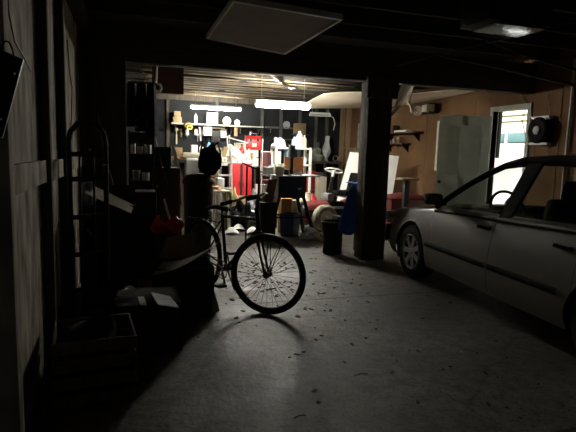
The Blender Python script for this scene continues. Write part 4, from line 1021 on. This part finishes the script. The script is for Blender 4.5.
for i in range(12):
    X = wx(217+3.6*i, 10.35); cloth_heap('crumpled white paper ball among the heap on the white table', (X, 10.3+.05*(i % 2), ZH+(.0 if i % 3 else .0)), (.04+.02*random.random(), .035, .05+.03*random.random()), paper, 'paper_ball', 'paper', .5)
for o_ in [o for o in bpy.data.objects if o.name.startswith('paper_ball')]: o_['group'] = 'paper balls along the front edge of the white table'
for i in range(8):
    tin('small pale tin in the row at the back right of the workbench', (b0+1.35+.11*i, 12.62, ZB), .10+.05*(i % 3), .045, (cream, white, greyp, red)[i % 4] if 0 else (cream if i % 2 else white), group='row of small pale tins on the workbench')
for i in range(10):
    px = 189+7*i; Y = 8.3+.35*(i % 3); X = wx(px, Y, 205)
    if 213 < px < 225: continue
    o_ = sheet('crumpled newspaper sheet on the floor behind the bicycle', [V((X-.12, Y-.1, .02)), V((X+.12, Y-.12, .03)), V((X+.14, Y+.1, .05)), V((X-.1, Y+.12, .02))], 'newspaper', paper, 'newspaper', .004, .10); o_['group'] = 'newspaper sheets on the floor behind the bicycle'
for i, (px, Y, w_, h, m, lb) in enumerate(((190, 9.0, .22, .62, greyp, 'grey upright box behind the black wheeled bin'), (199, 9.4, .2, .5, card, 'tan carton on the floor left of the drawer unit'),
        (207, 9.0, .16, .34, cream, 'cream carton on the floor before the drawer unit'), (252, 8.5, .16, .22, card_d, 'dusty small carton near the black metal frame'), (247, 9.55, .12, .5, white, 'narrow white box right against the red tool chest'))):
    X = wx(px, Y, 200); boxthing('carton', lb, 'box', X-w_/2, X+w_/2, Y-.1, Y+.1, 0, h, m, rz=.15*(i-2))

# ================================================================== WHITE SHELF UNIT
Ys = 10.3; a, b = wx(272.5, Ys), wx(308.5, Ys)
zl = [.12, .55, hz(290, 164, Ys), hz(290, 147.5, Ys)]
shelving('shelf_unit', 'white plastic shelf unit in the far bay topped with jugs', a, b, Ys-.18, Ys+.2, zl, white, 'shelf', .05, .035)
zt_ = zl[-1]
def xs_(p): return wx(p, Ys, 140)
jug('tall white jug at the centre of the top board of the white shelf unit', (xs_(299.5), Ys, zt_), hz(299, 131, Ys)-zt_, .085, white, white)
jug('white jug left of the tallest on the white shelf unit', (xs_(294), Ys-.03, zt_), hz(294, 136, Ys)-zt_, .055, white, blue)
jug('cream jug at the right end of the top board of the white shelf unit', (xs_(304.7), Ys+.02, zt_), hz(304, 135, Ys)-zt_, .055, cream, white)
cloth_heap('white plastic bag lying on the left end of the white shelf unit', (xs_(279.5), Ys-.02, zt_), (.15, .13, .14), white, 'plastic_bag', 'bag')
zm = zl[-2]
boxthing('grey_case', 'blue grey upright case on the middle board of the white shelf unit', 'case', xs_(285.5), xs_(288.5), Ys-.1, Ys+.1, zm, zt_-.05, mat('blue_grey', (.12, .2, .32), .5))
boxthing('white_box', 'white box on the middle board of the white shelf unit at its right', 'box', xs_(296), xs_(305), Ys-.1, Ys+.12, zm, zm+.15, white)
boxthing('white_box', 'white box on the middle board of the white shelf unit at its left', 'box', xs_(275), xs_(280), Ys-.1, Ys+.12, zm, zm+.26, cream)
for i, (p, lb) in enumerate(((277, 'white tub left on the lower board of the white shelf unit'), (303, 'white tub right on the lower board of the white shelf unit'))):
    tin(lb, (xs_(p), Ys, zl[1]), .26, .09, white, name='tub', cat='tub', lidm=white)
boxthing('cardboard_box', 'brown carton on a bracket shelf on the back wall above the jugs', 'box', wx(295, 12.7, 128), wx(304.5, 12.7, 128), 12.58, 12.85, hz(300, 134, 12.7), hz(300, 123.5, 12.7), card)
t = tag(B().bb(wx(293, 12.8, 134), wx(306, 12.8, 134), 12.56, 12.93, hz(300, 134, 12.7)-.02, hz(300, 134, 12.7)).ob('bracket_shelf', stud_g), 'small board on the back wall carrying the brown carton', 'shelf')

for i, (p, Y, w_, h, m, lb) in enumerate(((262, 9.9, .3, .75, white, 'white carton on the floor behind the dark red chair'), (270, 9.0, .24, .6, card_d, 'dusty carton on the floor right of the dark red chair'),
        (310.5, 10.9, .14, 1.0, red, 'tall red box right of the white shelf unit'), (316, 11.4, .26, .95, greyp, 'grey box below the corner bench at the far right'))):
    X = wx(p, Y, 200); boxthing('carton', lb, 'box', X-w_/2, X+w_/2, Y-.1, Y+.1, 0, h, m, rz=.12*(i-1))
for i in range(14):
    X = wx(182+5.3*i, 12.95, 140); z = 1.62+.12*((i*7) % 3)
    o_ = B().cyl((X, 12.98, z), (X, 12.98, z+.14), .011).box((X, 12.985, z+.17), (.05+.02*(i % 3), .02, .05), bev=.004).ob('hand_tool', steel if i % 2 else rustm)
    tag(o_, 'small tool hanging in the row on the back wall over the workbench', 'tool', 'small tools in a row on the back wall')

# ================================================================== SAW TABLE
Yt = 8.05; xa, xb = wx(263, Yt, 178), wx(316, Yt, 178); xc = wx(289, Yt, 178); zt_ = hz(289, 174.5, Yt)
t = thing('saw_table', 'black table saw on splayed legs in the middle of the far bay', 'table saw', (xc, Yt, 0))
B().bb(xa-xc, xb-xc, -.26, .26, zt_-.025, zt_, bev=.005).ob('saw_top', mat('worn_steel_top', (.55, .55, .55), .4, .5), t)
w1 = wx(275, Yt, 185)-xc; w2 = wx(302, Yt, 185)-xc; zb = hz(289, 197, Yt)
B().bb(w1, w2, -.2, .2, zb, zt_-.025, bev=.01).ob('saw_body', mat('blue_black', (.008, .012, .022), .5), t)
B().bb(w2-.14, w2-.08, -.205, -.2, zb+.14, zb+.17).ob('maker_plate', steel, t)
g = {(-1, -1): (265, 236), (1, -1): (306, 238), (-1, 1): (270, 232), (1, 1): (302, 232)}
for (sx, sy), (px, gy) in g.items():
    top = V(((w1+.03) if sx < 0 else (w2-.03), sy*.17, zb+.02)); bot = V((top.x*1.0+sx*.19, sy*.28, 0))
    B().cyl(bot, top, .036, .03).ob('leg', blackm, t)
B().cyl((w1-.07, -.22, .34), (w2+.07, -.22, .34), .014).cyl((w1-.07, .22, .34), (w2+.07, .22, .34), .014).ob('brace', blackm, t)
B().tube([V(((w1+w2)/2+.0+.08*math.cos(a_), -.24, zb+.12+.08*math.sin(a_))) for a_ in [2*math.pi*i/20 for i in range(20)]], .008, 6, True).ob('hand_wheel', blackm, t)
t = thing('drill_stand', 'grey upright tool on a black post standing on the table saw', 'tool', (wx(291.3, Yt-.05, 170), Yt-.05, zt_))
zz1 = hz(291, 158, Yt)-zt_; zz2 = hz(291, 145, Yt)-zt_
B().bb(-.09, .09, -.07, .07, 0, .02, bev=.004).ob('base', blackm, t); B().bb(-.025, .025, -.02, .02, .02, zz1).ob('post', blackm, t); B().bb(-.045, .045, -.06, .06, zz1, zz2, bev=.01).ob('head', mat('slate_grey', (.10, .12, .14), .5), t)
def onsaw(label, name, cat, p0, p1, ytop, m, Y=Yt, d=.15, rz=0):
    return boxthing(name, label, cat, wx(p0, Y, 170), wx(p1, Y, 170), Y-d/2, Y+d/2, zt_, hz((p0+p1)/2, ytop, Y), m, .005, rz=rz)
boxthing('orange_board', 'orange plywood board standing at the back of the table saw', 'board', wx(284, 8.28, 165), wx(303, 8.28, 165), 8.25, 8.275, zt_, hz(295, 157, 8.26), orange)
onsaw('white flat box at the left end of the table saw', 'white_box', 'box', 264, 272, 167, white, rz=.2)
onsaw('cream carton lying open left of the grey upright tool', 'cream_box', 'box', 275, 283, 166, cream, Y=7.95, rz=-.15)
cloth_heap('crumpled white paper on the table saw behind the cream carton', (wx(277, 8.15, 168), 8.15, zt_), (.13, .08, .13), paper, 'crumpled_paper', 'paper')
tin('black tin on the table saw beside the grey upright tool', (wx(286.5, 7.92, 170), 7.92, zt_), .10, .04, blackp)
tin('white tin at the right end of the table saw', (wx(299, 7.95, 170), 7.95, zt_), .07, .05, white)
# beneath the saw
a, b = wx(280, 8.0, 220), wx(300, 8.0, 220)
tag(B().lathe([(.15, 0), (.16, .02), (.19, .36), (.20, .37), (.20, .39), (.175, .39), (.165, .3)], ((a+b)/2, 8.0, 0), 4).ob('blue_bin', navy), 'dark blue square bin standing under the table saw', 'bin')
boxthing('orange_carton', 'orange brown carton showing above the dark blue bin', 'box', wx(280, 8.35, 200), wx(290.5, 8.35, 200), 8.25, 8.45, .0, hz(285, 198, 8.35), mat('orange_carton', (.5, .27, .1), .8))
boxthing('cream_carton', 'pale carton under the table saw at the right of the orange one', 'box', wx(291, 8.45, 200), wx(297, 8.45, 200), 8.36, 8.5, .0, hz(296, 199, 8.6), card_p)
tag(B().poly([V((wx(263, 7.7, 190), 7.65, .62)), V((wx(272, 7.7, 190), 7.65, .62)), V((wx(278, 7.75, 180), 7.78, hz(278, 179, 7.75))), V((wx(269, 7.75, 180), 7.78, hz(269, 180, 7.75)))], (0, .015, 0)).ob('brown_board', mat('dark_brown_board', (.14, .085, .05), .85)), 'brown board leaning on the left side of the table saw', 'board')
boxthing('grey_crate', 'grey crate on the floor holding up the brown board', 'crate', wx(258, 7.7, 225), wx(273, 7.7, 225), 7.55, 7.85, 0, .62, mat('dark_grey_crate', (.03, .03, .028), .85))

# ================================================================== LAWN TRACTOR
Ym = 8.7; X0 = wx(334, Ym, 200)
t = thing('lawn_tractor', 'red ride on lawn tractor with a light-whitened steering wheel behind the middle post', 'lawn tractor', (X0, Ym, 0), R(180+12))
# local +x = forward (toward world -X)
B().bb(-.55, .75, -.2, .2, .26, .40, bev=.02).ob('chassis', blackp, t)
hd = B().grid(lambda u, v: V((.22+.48*u, (-.22+.44*v)*(1-.12*u), .38+(.17-.03*u)*math.sin(math.pi*min(max(v, .0), 1))**.35)), 10, 16).ob('hood', mat('dark_red_paint', (.14, .014, .014), .45), t)
B().bb(.70, .73, -.18, .18, .36, .50, bev=.01).ob('grille', blackp, hd)
for s in (-1, 1):
    B().cyl((.73, s*.12, .45), (.745, s*.12, .45), .03).ob('headlight', white, hd)
    fd = B().grid(lambda u, v, s=s: V((-.62+.62*u, s*(.20+.27*v), .56+.05*math.sin(math.pi*u)-.04*v)), 10, 5, .015).ob('fender', MT['dark_red_paint'], t)
    B().bb(-.05, .3, s*.2, s*.42, .24, .26).ob('footrest', blackp, t)
    w = B().lathe([(.10, -.11), (.20, -.12), (.235, -.09), (.24, 0), (.235, .09), (.20, .12), (.11, .11)], (-.38, s*.36, .24), 26, (0, s, 0)).ob('rear_wheel', rubber, t)
    B().lathe([(.11, .10), (.12, .125), (.10, .118), (.03, .115), (.03, .14), (.01, .14)], (-.38, s*.36, .24), 20, (0, s, 0)).ob('rim', white, w)
    w = B().lathe([(.12, -.07), (.205, -.08), (.235, -.05), (.24, 0), (.235, .05), (.205, .08), (.13, .06)], (.44, s*.36, .27), 26, (0, s, 0)).ob('front_wheel', mat('dusty_tyre', (.30, .28, .22), .85), t)
    B().lathe([(.13, .055), (.14, .082), (.12, .075), (.04, .065), (.03, .10), (.01, .10)], (.44, s*.36, .27), 20, (0, s, 0)).ob('rim', cream, w)
B().cyl((.44, -.3, .27), (.44, .3, .27), .02).cyl((-.38, -.3, .24), (-.38, .3, .24), .02).ob('axle', blackm, t)
B().cyl((.18, 0, .6), (.04, 0, 1.0), .015).ob('steering_column', blackm, t)
B().bb(.08, .22, -.12, .12, .54, .68, bev=.03).ob('dashboard', greyp, t)
zc_ = hz(334, 170.5, Ym); c = V((.03, 0, zc_)); ax = V((-.25, -.15, 1)).normalized(); e1 = ax.orthogonal().normalized(); e2 = ax.cross(e1)
sw = B().tube([c+(e1*math.cos(a_)+e2*math.sin(a_))*.165 for a_ in [2*math.pi*i/28 for i in range(28)]], .014, 8, True)
for k in range(3):
    a_ = 2*math.pi*k/3+.5; sw.cyl(c-ax*.02, c+(e1*math.cos(a_)+e2*math.sin(a_))*.16, .010)
sw.cyl(c-ax*.12, c, .03).ob('steering_wheel', white, t)  # coloured white to stand for lamp light falling on it
B().bb(-.50, -.10, -.22, .22, .62, .72, bev=.04).box((-.50, 0, .86), (.10, .42, .40), rot=(0, -.25, 0), bev=.04).ob('seat', mat('black_vinyl', (.004, .004, .004), .9), t)
B().bb(.0, .5, -.42, .42, .10, .22, bev=.03).ob('mower_deck', MT['dark_red_paint'], t)
boxthing('white_box', 'small white box lying on the red tractor fender nearest the viewer', 'box', X0+.22, X0+.36, Ym-.46, Ym-.38, .61, .66, white)
cloth_heap('white crumpled rag heap on the floor before the tractor wheel', (wx(311, 7.7, 230), 7.7, 0), (.15, .12, .11), white, 'white_rags', 'rags', .4)
cloth_heap('small cream rag on the floor nearest the olive barrel', (wx(322, 7.6, 235), 7.55, 0), (.12, .1, .1), cream, 'cream_rag', 'rag', .4)
for i, (p, Y, h, m, lb) in enumerate(((309, 9.5, .36, white, 'white bucket on the floor left of the tractor'), (312, 10.0, .62, red, 'red fuel can on the floor left of the tractor'), (320, 10.4, .9, card_p, 'pale tall carton behind the tractor hood'), (305, 9.75, .6, cream, 'cream tub stacked behind the table saw legs'))):
    X = wx(p, Y, 200)
    if i in (0, 3): tin(lb, (X, Y, 0), h, .11, m, name='bucket', cat='bucket', lidm=m)
    elif i == 1: jug(lb, (X, Y, 0), h, .13, m, blackp, 'fuel_can', cat='fuel can')
    else: boxthing('cardboard_box', lb, 'box', X-.1, X+.1, Y-.1, Y+.1, 0, h, m)

# dark bench with junk in the far right corner, anvil and hose reel
a, b = wx(308, 12.4, 160), wx(340, 12.4, 160); zt_ = hz(325, 161.5, 12.2)
t = thing('corner_bench', 'dark bench in the far right corner behind the tractor', 'bench', ((a+b)/2, 12.5, 0)); w = (b-a)/2
B().bb(-w, w, -.3, .35, zt_-.06, zt_, bev=.004).ob('bench_top', wood_dark, t)
for sx in (-1, 1):
    for sy in (-.25, .3): B().bb(sx*(w-.05)-.04, sx*(w-.05)+.04, sy-.04, sy+.04, 0, zt_-.06).ob('leg', wood_dark, t)
cloth_heap('dark leafy looking heap of grey scraps on the corner bench', (wx(314, 12.3, 158), 12.3, zt_), (.2, .15, .2), mat('grey_scraps', (.25, .26, .2), .8), 'scrap_heap', 'scraps', .45)
X = wx(335.5, 12.3, 158); tag(B().tube([V((X, 12.3, zt_+.085)) + V((.07*math.cos(a_), 0, .07*math.sin(a_))) for a_ in [2*math.pi*i/20 for i in range(20)]], .015, 6, True).ob('pulley', steel), 'small grey pulley ring standing on the corner bench', 'pulley')
tag(B().grid(lambda u, v: V((wx(326+5*u-3*(1-v)*(1-u), 12.4, 145), 12.45+.04*math.sin(7*u), zt_+(hz(331, 136, 12.4)-zt_)*v)) + V((.06*math.sin(9*v+4*u)*(1-v), 0, 0)), 8, 16, .006).ob('clear_sheet', mat('pale_sheeting', (.6, .62, .65), .25)), 'crumpled shiny plastic sheet hanging in the far right corner', 'sheet')
t = tag(B().box(at(318, 150, 12.6), (.06, .03, .5)).ob('grey_batten', stud_g), 'grey batten standing on the corner bench against the back wall', 'batten')
t.location.z = zt_
B_ = None
# wooden rack on the right wall behind the white board
t = thing('wooden_rack', 'small tan slatted rack on the right wall above the white board', 'rack', atX(352, 152, XR-.10))
for i in range(4): B().bb(-.06, .08, -.35+.2*i, -.30+.2*i, -.05, .10).ob('slat', wood_tan, t)
B().bb(-.06, .1, -.36, .36, .08, .11).ob('rail', wood_tan, t)

# white board leaning behind the post
q = [at(350, 152, 9.5), at(399, 156, 8.95), at(391, 203, 8.95), at(336, 203, 9.5)]
dz = lambda p, q_, z: p+(q_-p)*((p.z-z)/(p.z-q_.z))
tag(B().poly([q[0], q[1], dz(q[1], q[2], 0.0), dz(q[0], q[3], 0.0)], (.02, .035, 0)).ob('white_door_slab', mat('gloss_white', (.95, .95, .92), .5, var=.03)), 'large bright white slab leaning behind the middle post', 'slab')
# tarp covered stack at the post
x0, x1 = wx(348, 6.55, 200), 3.30
t = boxthing('dark_chest', 'dark chest standing right behind the middle post under the blue tarp', 'chest', x0+.16, x1, 6.42, 6.66, 0, hz(350, 184, 6.6), blackp, .02)
ztp = hz(350, 181, 6.6)
boxthing('dark_box', 'dark low box on the floor between the olive barrel and the middle post', 'box', wx(342, 6.75, 230), 2.93, 6.72, 6.95, 0, .5, blackp, .01)
def tarp(u, v):
    x = x0+.0+(x1-x0)*u
    if v < .4: return V((x, 6.38+.28*(1-v/.4)-.01, ztp+.012*math.sin(9*u+5*v)-.03*(1-u)))
    k = (v-.4)/.6; return V((x-.24*k**.6*(1-u)-.02*k, 6.36-.03*math.sin(14*u+2*k)*k-.06*k, ztp-.03*(1-u)-(.62+.1*math.sin(5*u))*k))
tag(B().grid(tarp, 26, 20, .006).ob('blue_tarp', blue), 'blue tarp draped over the dark chest beside the middle post', 'tarp')
def olive(u): return u
tag(B().lathe([(.13, 0), (.14, .02), (.125, .2), (.155, .38), (.165, .46), (.15, .47), (.14, .4)], (wx(331, 6.55, 245), 6.5, 0), 24).ob('olive_barrel', mat('olive_plastic', (.025, .022, .015), .8)), 'dark olive waisted barrel left of the middle post', 'barrel')

# ================================================================== RIGHT WALL
for (y0, y1, py, Yd, lb) in ((8.85, 10.2, 132.3, 9.5, 'upper dark wooden shelf on the brown wall right of the middle post'), (9.3, 10.2, 143, 9.6, 'lower dark wooden shelf on the brown wall right of the middle post')):
    z = atX(402, py, XR-.1).z
    t = thing('wooden_shelf', lb, 'shelf', (XR-.12, (y0+y1)/2, z)); h = (y1-y0)/2
    B().bb(-.10, .12, -h, h, -.03, 0, bev=.003).ob('shelf_board', mat('dark_shelf_wood', (.10, .05, .025), .7), t)
    for s in (-.8, .8): B().poly([(.12, s*h, -.03), (-.06, s*h, -.03), (.12, s*h, -.2)], (0, .02, 0)).ob('bracket', blackm, t)
    if py < 135:
        boxthing('paper_pack', 'pale paper pack lying on the upper dark wooden shelf', 'pack', XR-.2, XR-.04, y0+.35, y0+.85, z, z+.04, paper)
        boxthing('brown_case', 'brown case at the far end of the upper dark wooden shelf', 'case', XR-.2, XR-.04, y0+.9, y1-.05, z, z+.15, redbrown)
    else:
        tin('dusty brown tin on the lower dark wooden shelf', (XR-.12, y0+.3, z), .12, .05, brown); tin('small grey tin on the lower dark wooden shelf', (XR-.12, y0+.5, z), .09, .045, greyp)
t = thing('wall_speaker', 'small black box with a white front high on the brown wall', 'box', atX(430, 108.5, XR-.12))
B().box((0, 0, 0), (.20, .26, .18), bev=.01).ob('case', blackp, t); B().box((-.09, -.145, 0), (.17, .02, .13), bev=.004).box((-.11, -.0, 0), (.02, .2, .13), bev=.004).ob('white_front', mat('dull_white', (.5, .48, .42), .6), t)
c = atX(419, 111, XR-.08); tag(B().lathe([(.05, 0), (.09, .01), (.1, .06), (.08, .06), (.03, .03)], c, 24, (-1, -.6, 0)).box(c+V((.05, 0, 0)), (.06, .03, .03)).ob('spot_lamp', mat('dim_metal', (.35, .3, .25), .5, .5)), 'unlit round spot lamp high on the brown wall left of the small black box', 'spot lamp')
# green panel door leaf, open into the room
dm = mat('grey_green_paint', (.74, .78, .64), .6, var=.15, scale=5, bump=.1)
dr = thing('open_door', 'grey green panelled door standing open beside the bright doorway', 'door', (XR-.03, D1, 0), R(90+55.6))
LW, LH = .80, 2.10
lf = B(); lf.bb(0, LW, -.02, .02, .02, .14)
for (z0, z1) in ((.02, .24), (.92, 1.10), (LH-.16, LH)): lf.bb(.10, LW-.10, -.02, .02, z0, z1)
for (x0, x1) in ((0, .115), (LW-.115, LW), (LW/2-.05, LW/2+.05)): lf.bb(x0, x1, -.02, .02, .02, LH)
lf.ob('door_leaf', dm, dr)
for x0, x1 in ((.115, LW/2-.05), (LW/2+.05, LW-.115)):
    for z0, z1 in ((.24, .92), (1.10, LH-.16)):
        B().bb(x0, x1, -.006, .006, z0, z1).ob('panel', dm, dr)
        mb = B()
        for s in (-1, 1):
            mb.bb(x0, x0+.014, s*.006, s*.018, z0, z1).bb(x1-.014, x1, s*.006, s*.018, z0, z1).bb(x0, x1, s*.006, s*.018, z0, z0+.014).bb(x0, x1, s*.006, s*.018, z1-.014, z1)
        mb.ob('moulding', mat('pale_green_paint', (.82, .84, .74), .5), dr)
for s in (-1, 1):
    B().lathe([(.022, 0), (.022, .008), (.009, .012), (.009, .035), (.026, .045), (.028, .06), (.018, .072)], (LW-.055, s*.02, 1.0), 18, (0, s, 0)).ob('knob', blackm, dr)
for z in (.25, 1.85): B().cyl((0, -.024, z-.05), (0, -.024, z+.05), .008).ob('hinge', steel, dr)
# round heater on the wall
c = atX(541, 130.5, XR-.06)
t = thing('wall_heater', 'round black wall fan between white plates on the brown wall', 'fan', c, R(-90))
B().lathe([(.175, -.05), (.19, .0), (.185, .06), (.15, .085), (.04, .07), (.0, .07)], (0, 0, 0), 32, (0, -1, 0)).ob('black_drum', mat('gloss_black', (.01, .01, .01), .9), t)
B().lathe([(.06, .07), (.06, .09), (.02, .1)], (0, 0, 0), 20, (0, -1, 0)).ob('hub', greyp, t)
B().bb(-.17, .17, -.05, .06, .165, .20, bev=.01).box((0, -.02, .155), (.24, .06, .03)).ob('top_plate', white, t)
B().bb(-.17, .17, -.05, .06, -.205, -.17, bev=.01).ob('bottom_plate', white, t)
for (pts, lb) in (([(533, 145), (532, 160), (531, 185)], 'thin pale wire hanging below the round wall fan'),
                  ([(519, 92), (527, 105), (522, 120), (528, 148)], 'thin pale wire curving between doorway and round wall fan'),
                  ([(548, 95), (550, 120), (547, 156)], 'thin wire running up the wall right of the round wall fan')):
    cable(lb, [atX(x, y, XR-.02) for x, y in pts], .006, mat('tan_wire', (.45, .36, .28), .6), 'wall_wire', 'wire')
# red bench/low red machine behind the car nose
Yr = 7.3; x0, x1 = 4.1, 5.05
zr = atX(415, 186, 4.6).z
t = thing('red_tool_cart', 'low dark red machine behind the nose of the car', 'machine', (4.55, 7.55, 0))
B().bb(-.42, .35, -.25, .25, .12, .70, bev=.05).ob('machine_body', MT['dark_red_paint'], t)
B().grid(lambda u, v: V((-.44+.82*u, -.27+.54*v, .71+.08*math.sin(math.pi*u)*math.sin(math.pi*v)**.6)), 14, 10, .02).ob('machine_cover', MT['dark_red_paint'], t)
for sx in (-1, 1):
    for sy in (-1, 1): B().cyl((sx*.3, sy*.24-.02, .1), (sx*.3, sy*.24+.02, .1), .1).ob('wheel', rubber, t)
t = thing('work_stand', 'dark narrow stand with a wooden top behind the car nose', 'stand', (at(400, 180, 7.1).x+.12, 7.1, 0))
zz_ = hz(402, 178, 7.1)
B().bb(-.14, .17, -.12, .12, zz_-.03, zz_, bev=.004).ob('stand_top', wood_tan, t); B().bb(-.045, .045, -.04, .04, .03, zz_-.03, bev=.004).ob('stand_post', blackm, t); B().bb(-.18, .18, -.18, .18, 0, .03, bev=.01).ob('stand_foot', blackm, t)

# ================================================================== OUTSIDE THE DOORWAY
struct(B().bb(XR+.1, 16, -2, 20, -.12, -.02), 'floor_outside', mat('outside_gravel', (.4, .4, .38), .9, scale=20))
sid = B(); z = 0
while z < 4.5:
    sid.poly([(11, 2, z), (11.03, 2, z), (10.98, 2, z+.16), (10.95, 2, z+.16)] if 0 else [(10.95, 2, z), (11.05, 2, z), (11.05, 2, z+.17), (11.0, 2, z+.17)], (0, 16, 0)); z += .17
tag(sid.ob('neighbour_building', mat('cream_siding', (.75, .72, .52), .7, bump=0)), 'pale yellow clapboard building seen through the open doorway', 'building')
t = thing('white_van', 'white van with a tinted window parked outside the open doorway', 'van', (8.6, 10.0, 0), R(90))
vz = 2.15
B().poly([(-2.3, -.85, .35), (2.3, -.85, .35), (2.35, -.85, 1.0), (1.75, -.85, 1.15), (1.25, -.85, vz), (-2.25, -.85, vz), (-2.35, -.85, 1.1)], (0, 1.7, 0)).ob('van_body', white, t)
for (a_, b_) in ((.1, 1.2), (-1.0, -.05), (-2.1, -1.1)):
    for s in (-1, 1): B().bb(a_, b_, s*.85, s*.862, 1.76, 1.96, bev=.004).ob('window', teal, t)
for a_ in (-1.5, 1.5):
    for s in (-1, 1):
        w = B().lathe([(.2, -.1), (.33, -.1), (.34, 0), (.33, .1), (.2, .1)], (a_, s*.78, .32), 26, (0, s, 0)).ob('wheel', rubber, t)
        B().lathe([(.2, 0), (.2, .08), (.05, .06), (.04, .1)], (a_, s*.78, .32), 18, (0, s, 0)).ob('hubcap', steel, w)
X = 6.1; c = atX(497, 141, X)
tag(B().bb(X-.02, X+.03, c.y-.05, c.y+.05, hz(495, 158, c.y), 2.35).ob('dark_shutter', blackp), 'narrow black shutter strip hanging just outside the doorway', 'shutter')
c = atX(489.5, 150, X+.06); struct(B().bb(X, X+.08, c.y-.04, c.y+.06, -.02, 2.4), 'trim_outside_post', white)

# ================================================================== DEBRIS ON THE FLOOR
b = B()
leafm = mat('debris', (.10, .08, .06), .9)
for i in range(260):
    x = random.uniform(.3, 3.0); y = random.uniform(1.6, 7.4); s = random.uniform(.006, .022)
    if i % 2: x = random.gauss(1.45, .3); y = random.gauss(5.3, .8); s *= 1.4
    b.box((x, y, .004), (s*1.6, s, .006), rot=(random.uniform(-.3, .3), random.uniform(-.3, .3), random.uniform(0, 3)))
o = b.ob('floor_debris', leafm, loc=(0, 0, 0)); tag(o, 'scattered dark crumbs and leaf bits on the concrete around the bicycle', 'debris', kind='stuff')
for i, (px, py, lb) in enumerate(((334, 318, 'tiny bright scrap on the concrete right of the bicycle front wheel'), (461, 353, 'tiny pale scrap on the concrete in front of the car'))):
    p = atz(px, py, 0); tag(B().box((p.x, p.y, .006), (.022, .014, .008), rot=(.2, .2, .6), bev=.002).ob('foil_scrap', white), lb, 'scrap')
for i, (px, py, s, lb) in enumerate(((361, 376, .05, 'twig lying on the bare concrete in the middle foreground'), (300, 418, .035, 'dark leaf lying on the concrete at the bottom of the view'))):
    p = atz(px, py, 0); tag(B().tube([p+V((-s, 0, .006)), p+V((0, .004, .014)), p+V((s, .01, .006))], .004, 6).ob('twig', leafm), lb, 'twig')

# ================================================================== LIGHT
w = bpy.data.worlds.new('world'); SC.world = w; w.use_nodes = True
bg = w.node_tree.nodes['Background']; bg.inputs[0].default_value = (.85, .92, 1, 1); bg.inputs[1].default_value = .3
sl = bpy.data.lights.new('sun', 'SUN'); sl.energy = 16; sl.angle = .01; sl.color = (1, .98, .94)
so = bpy.data.objects.new('sun', sl); COL.objects.link(so)
so.rotation_euler = V((-.45, .30, .84)).to_track_quat('Z', 'Y').to_euler()
try: SC.cycles.use_denoising = True
except Exception: pass
SC.cycles.max_bounces = 8
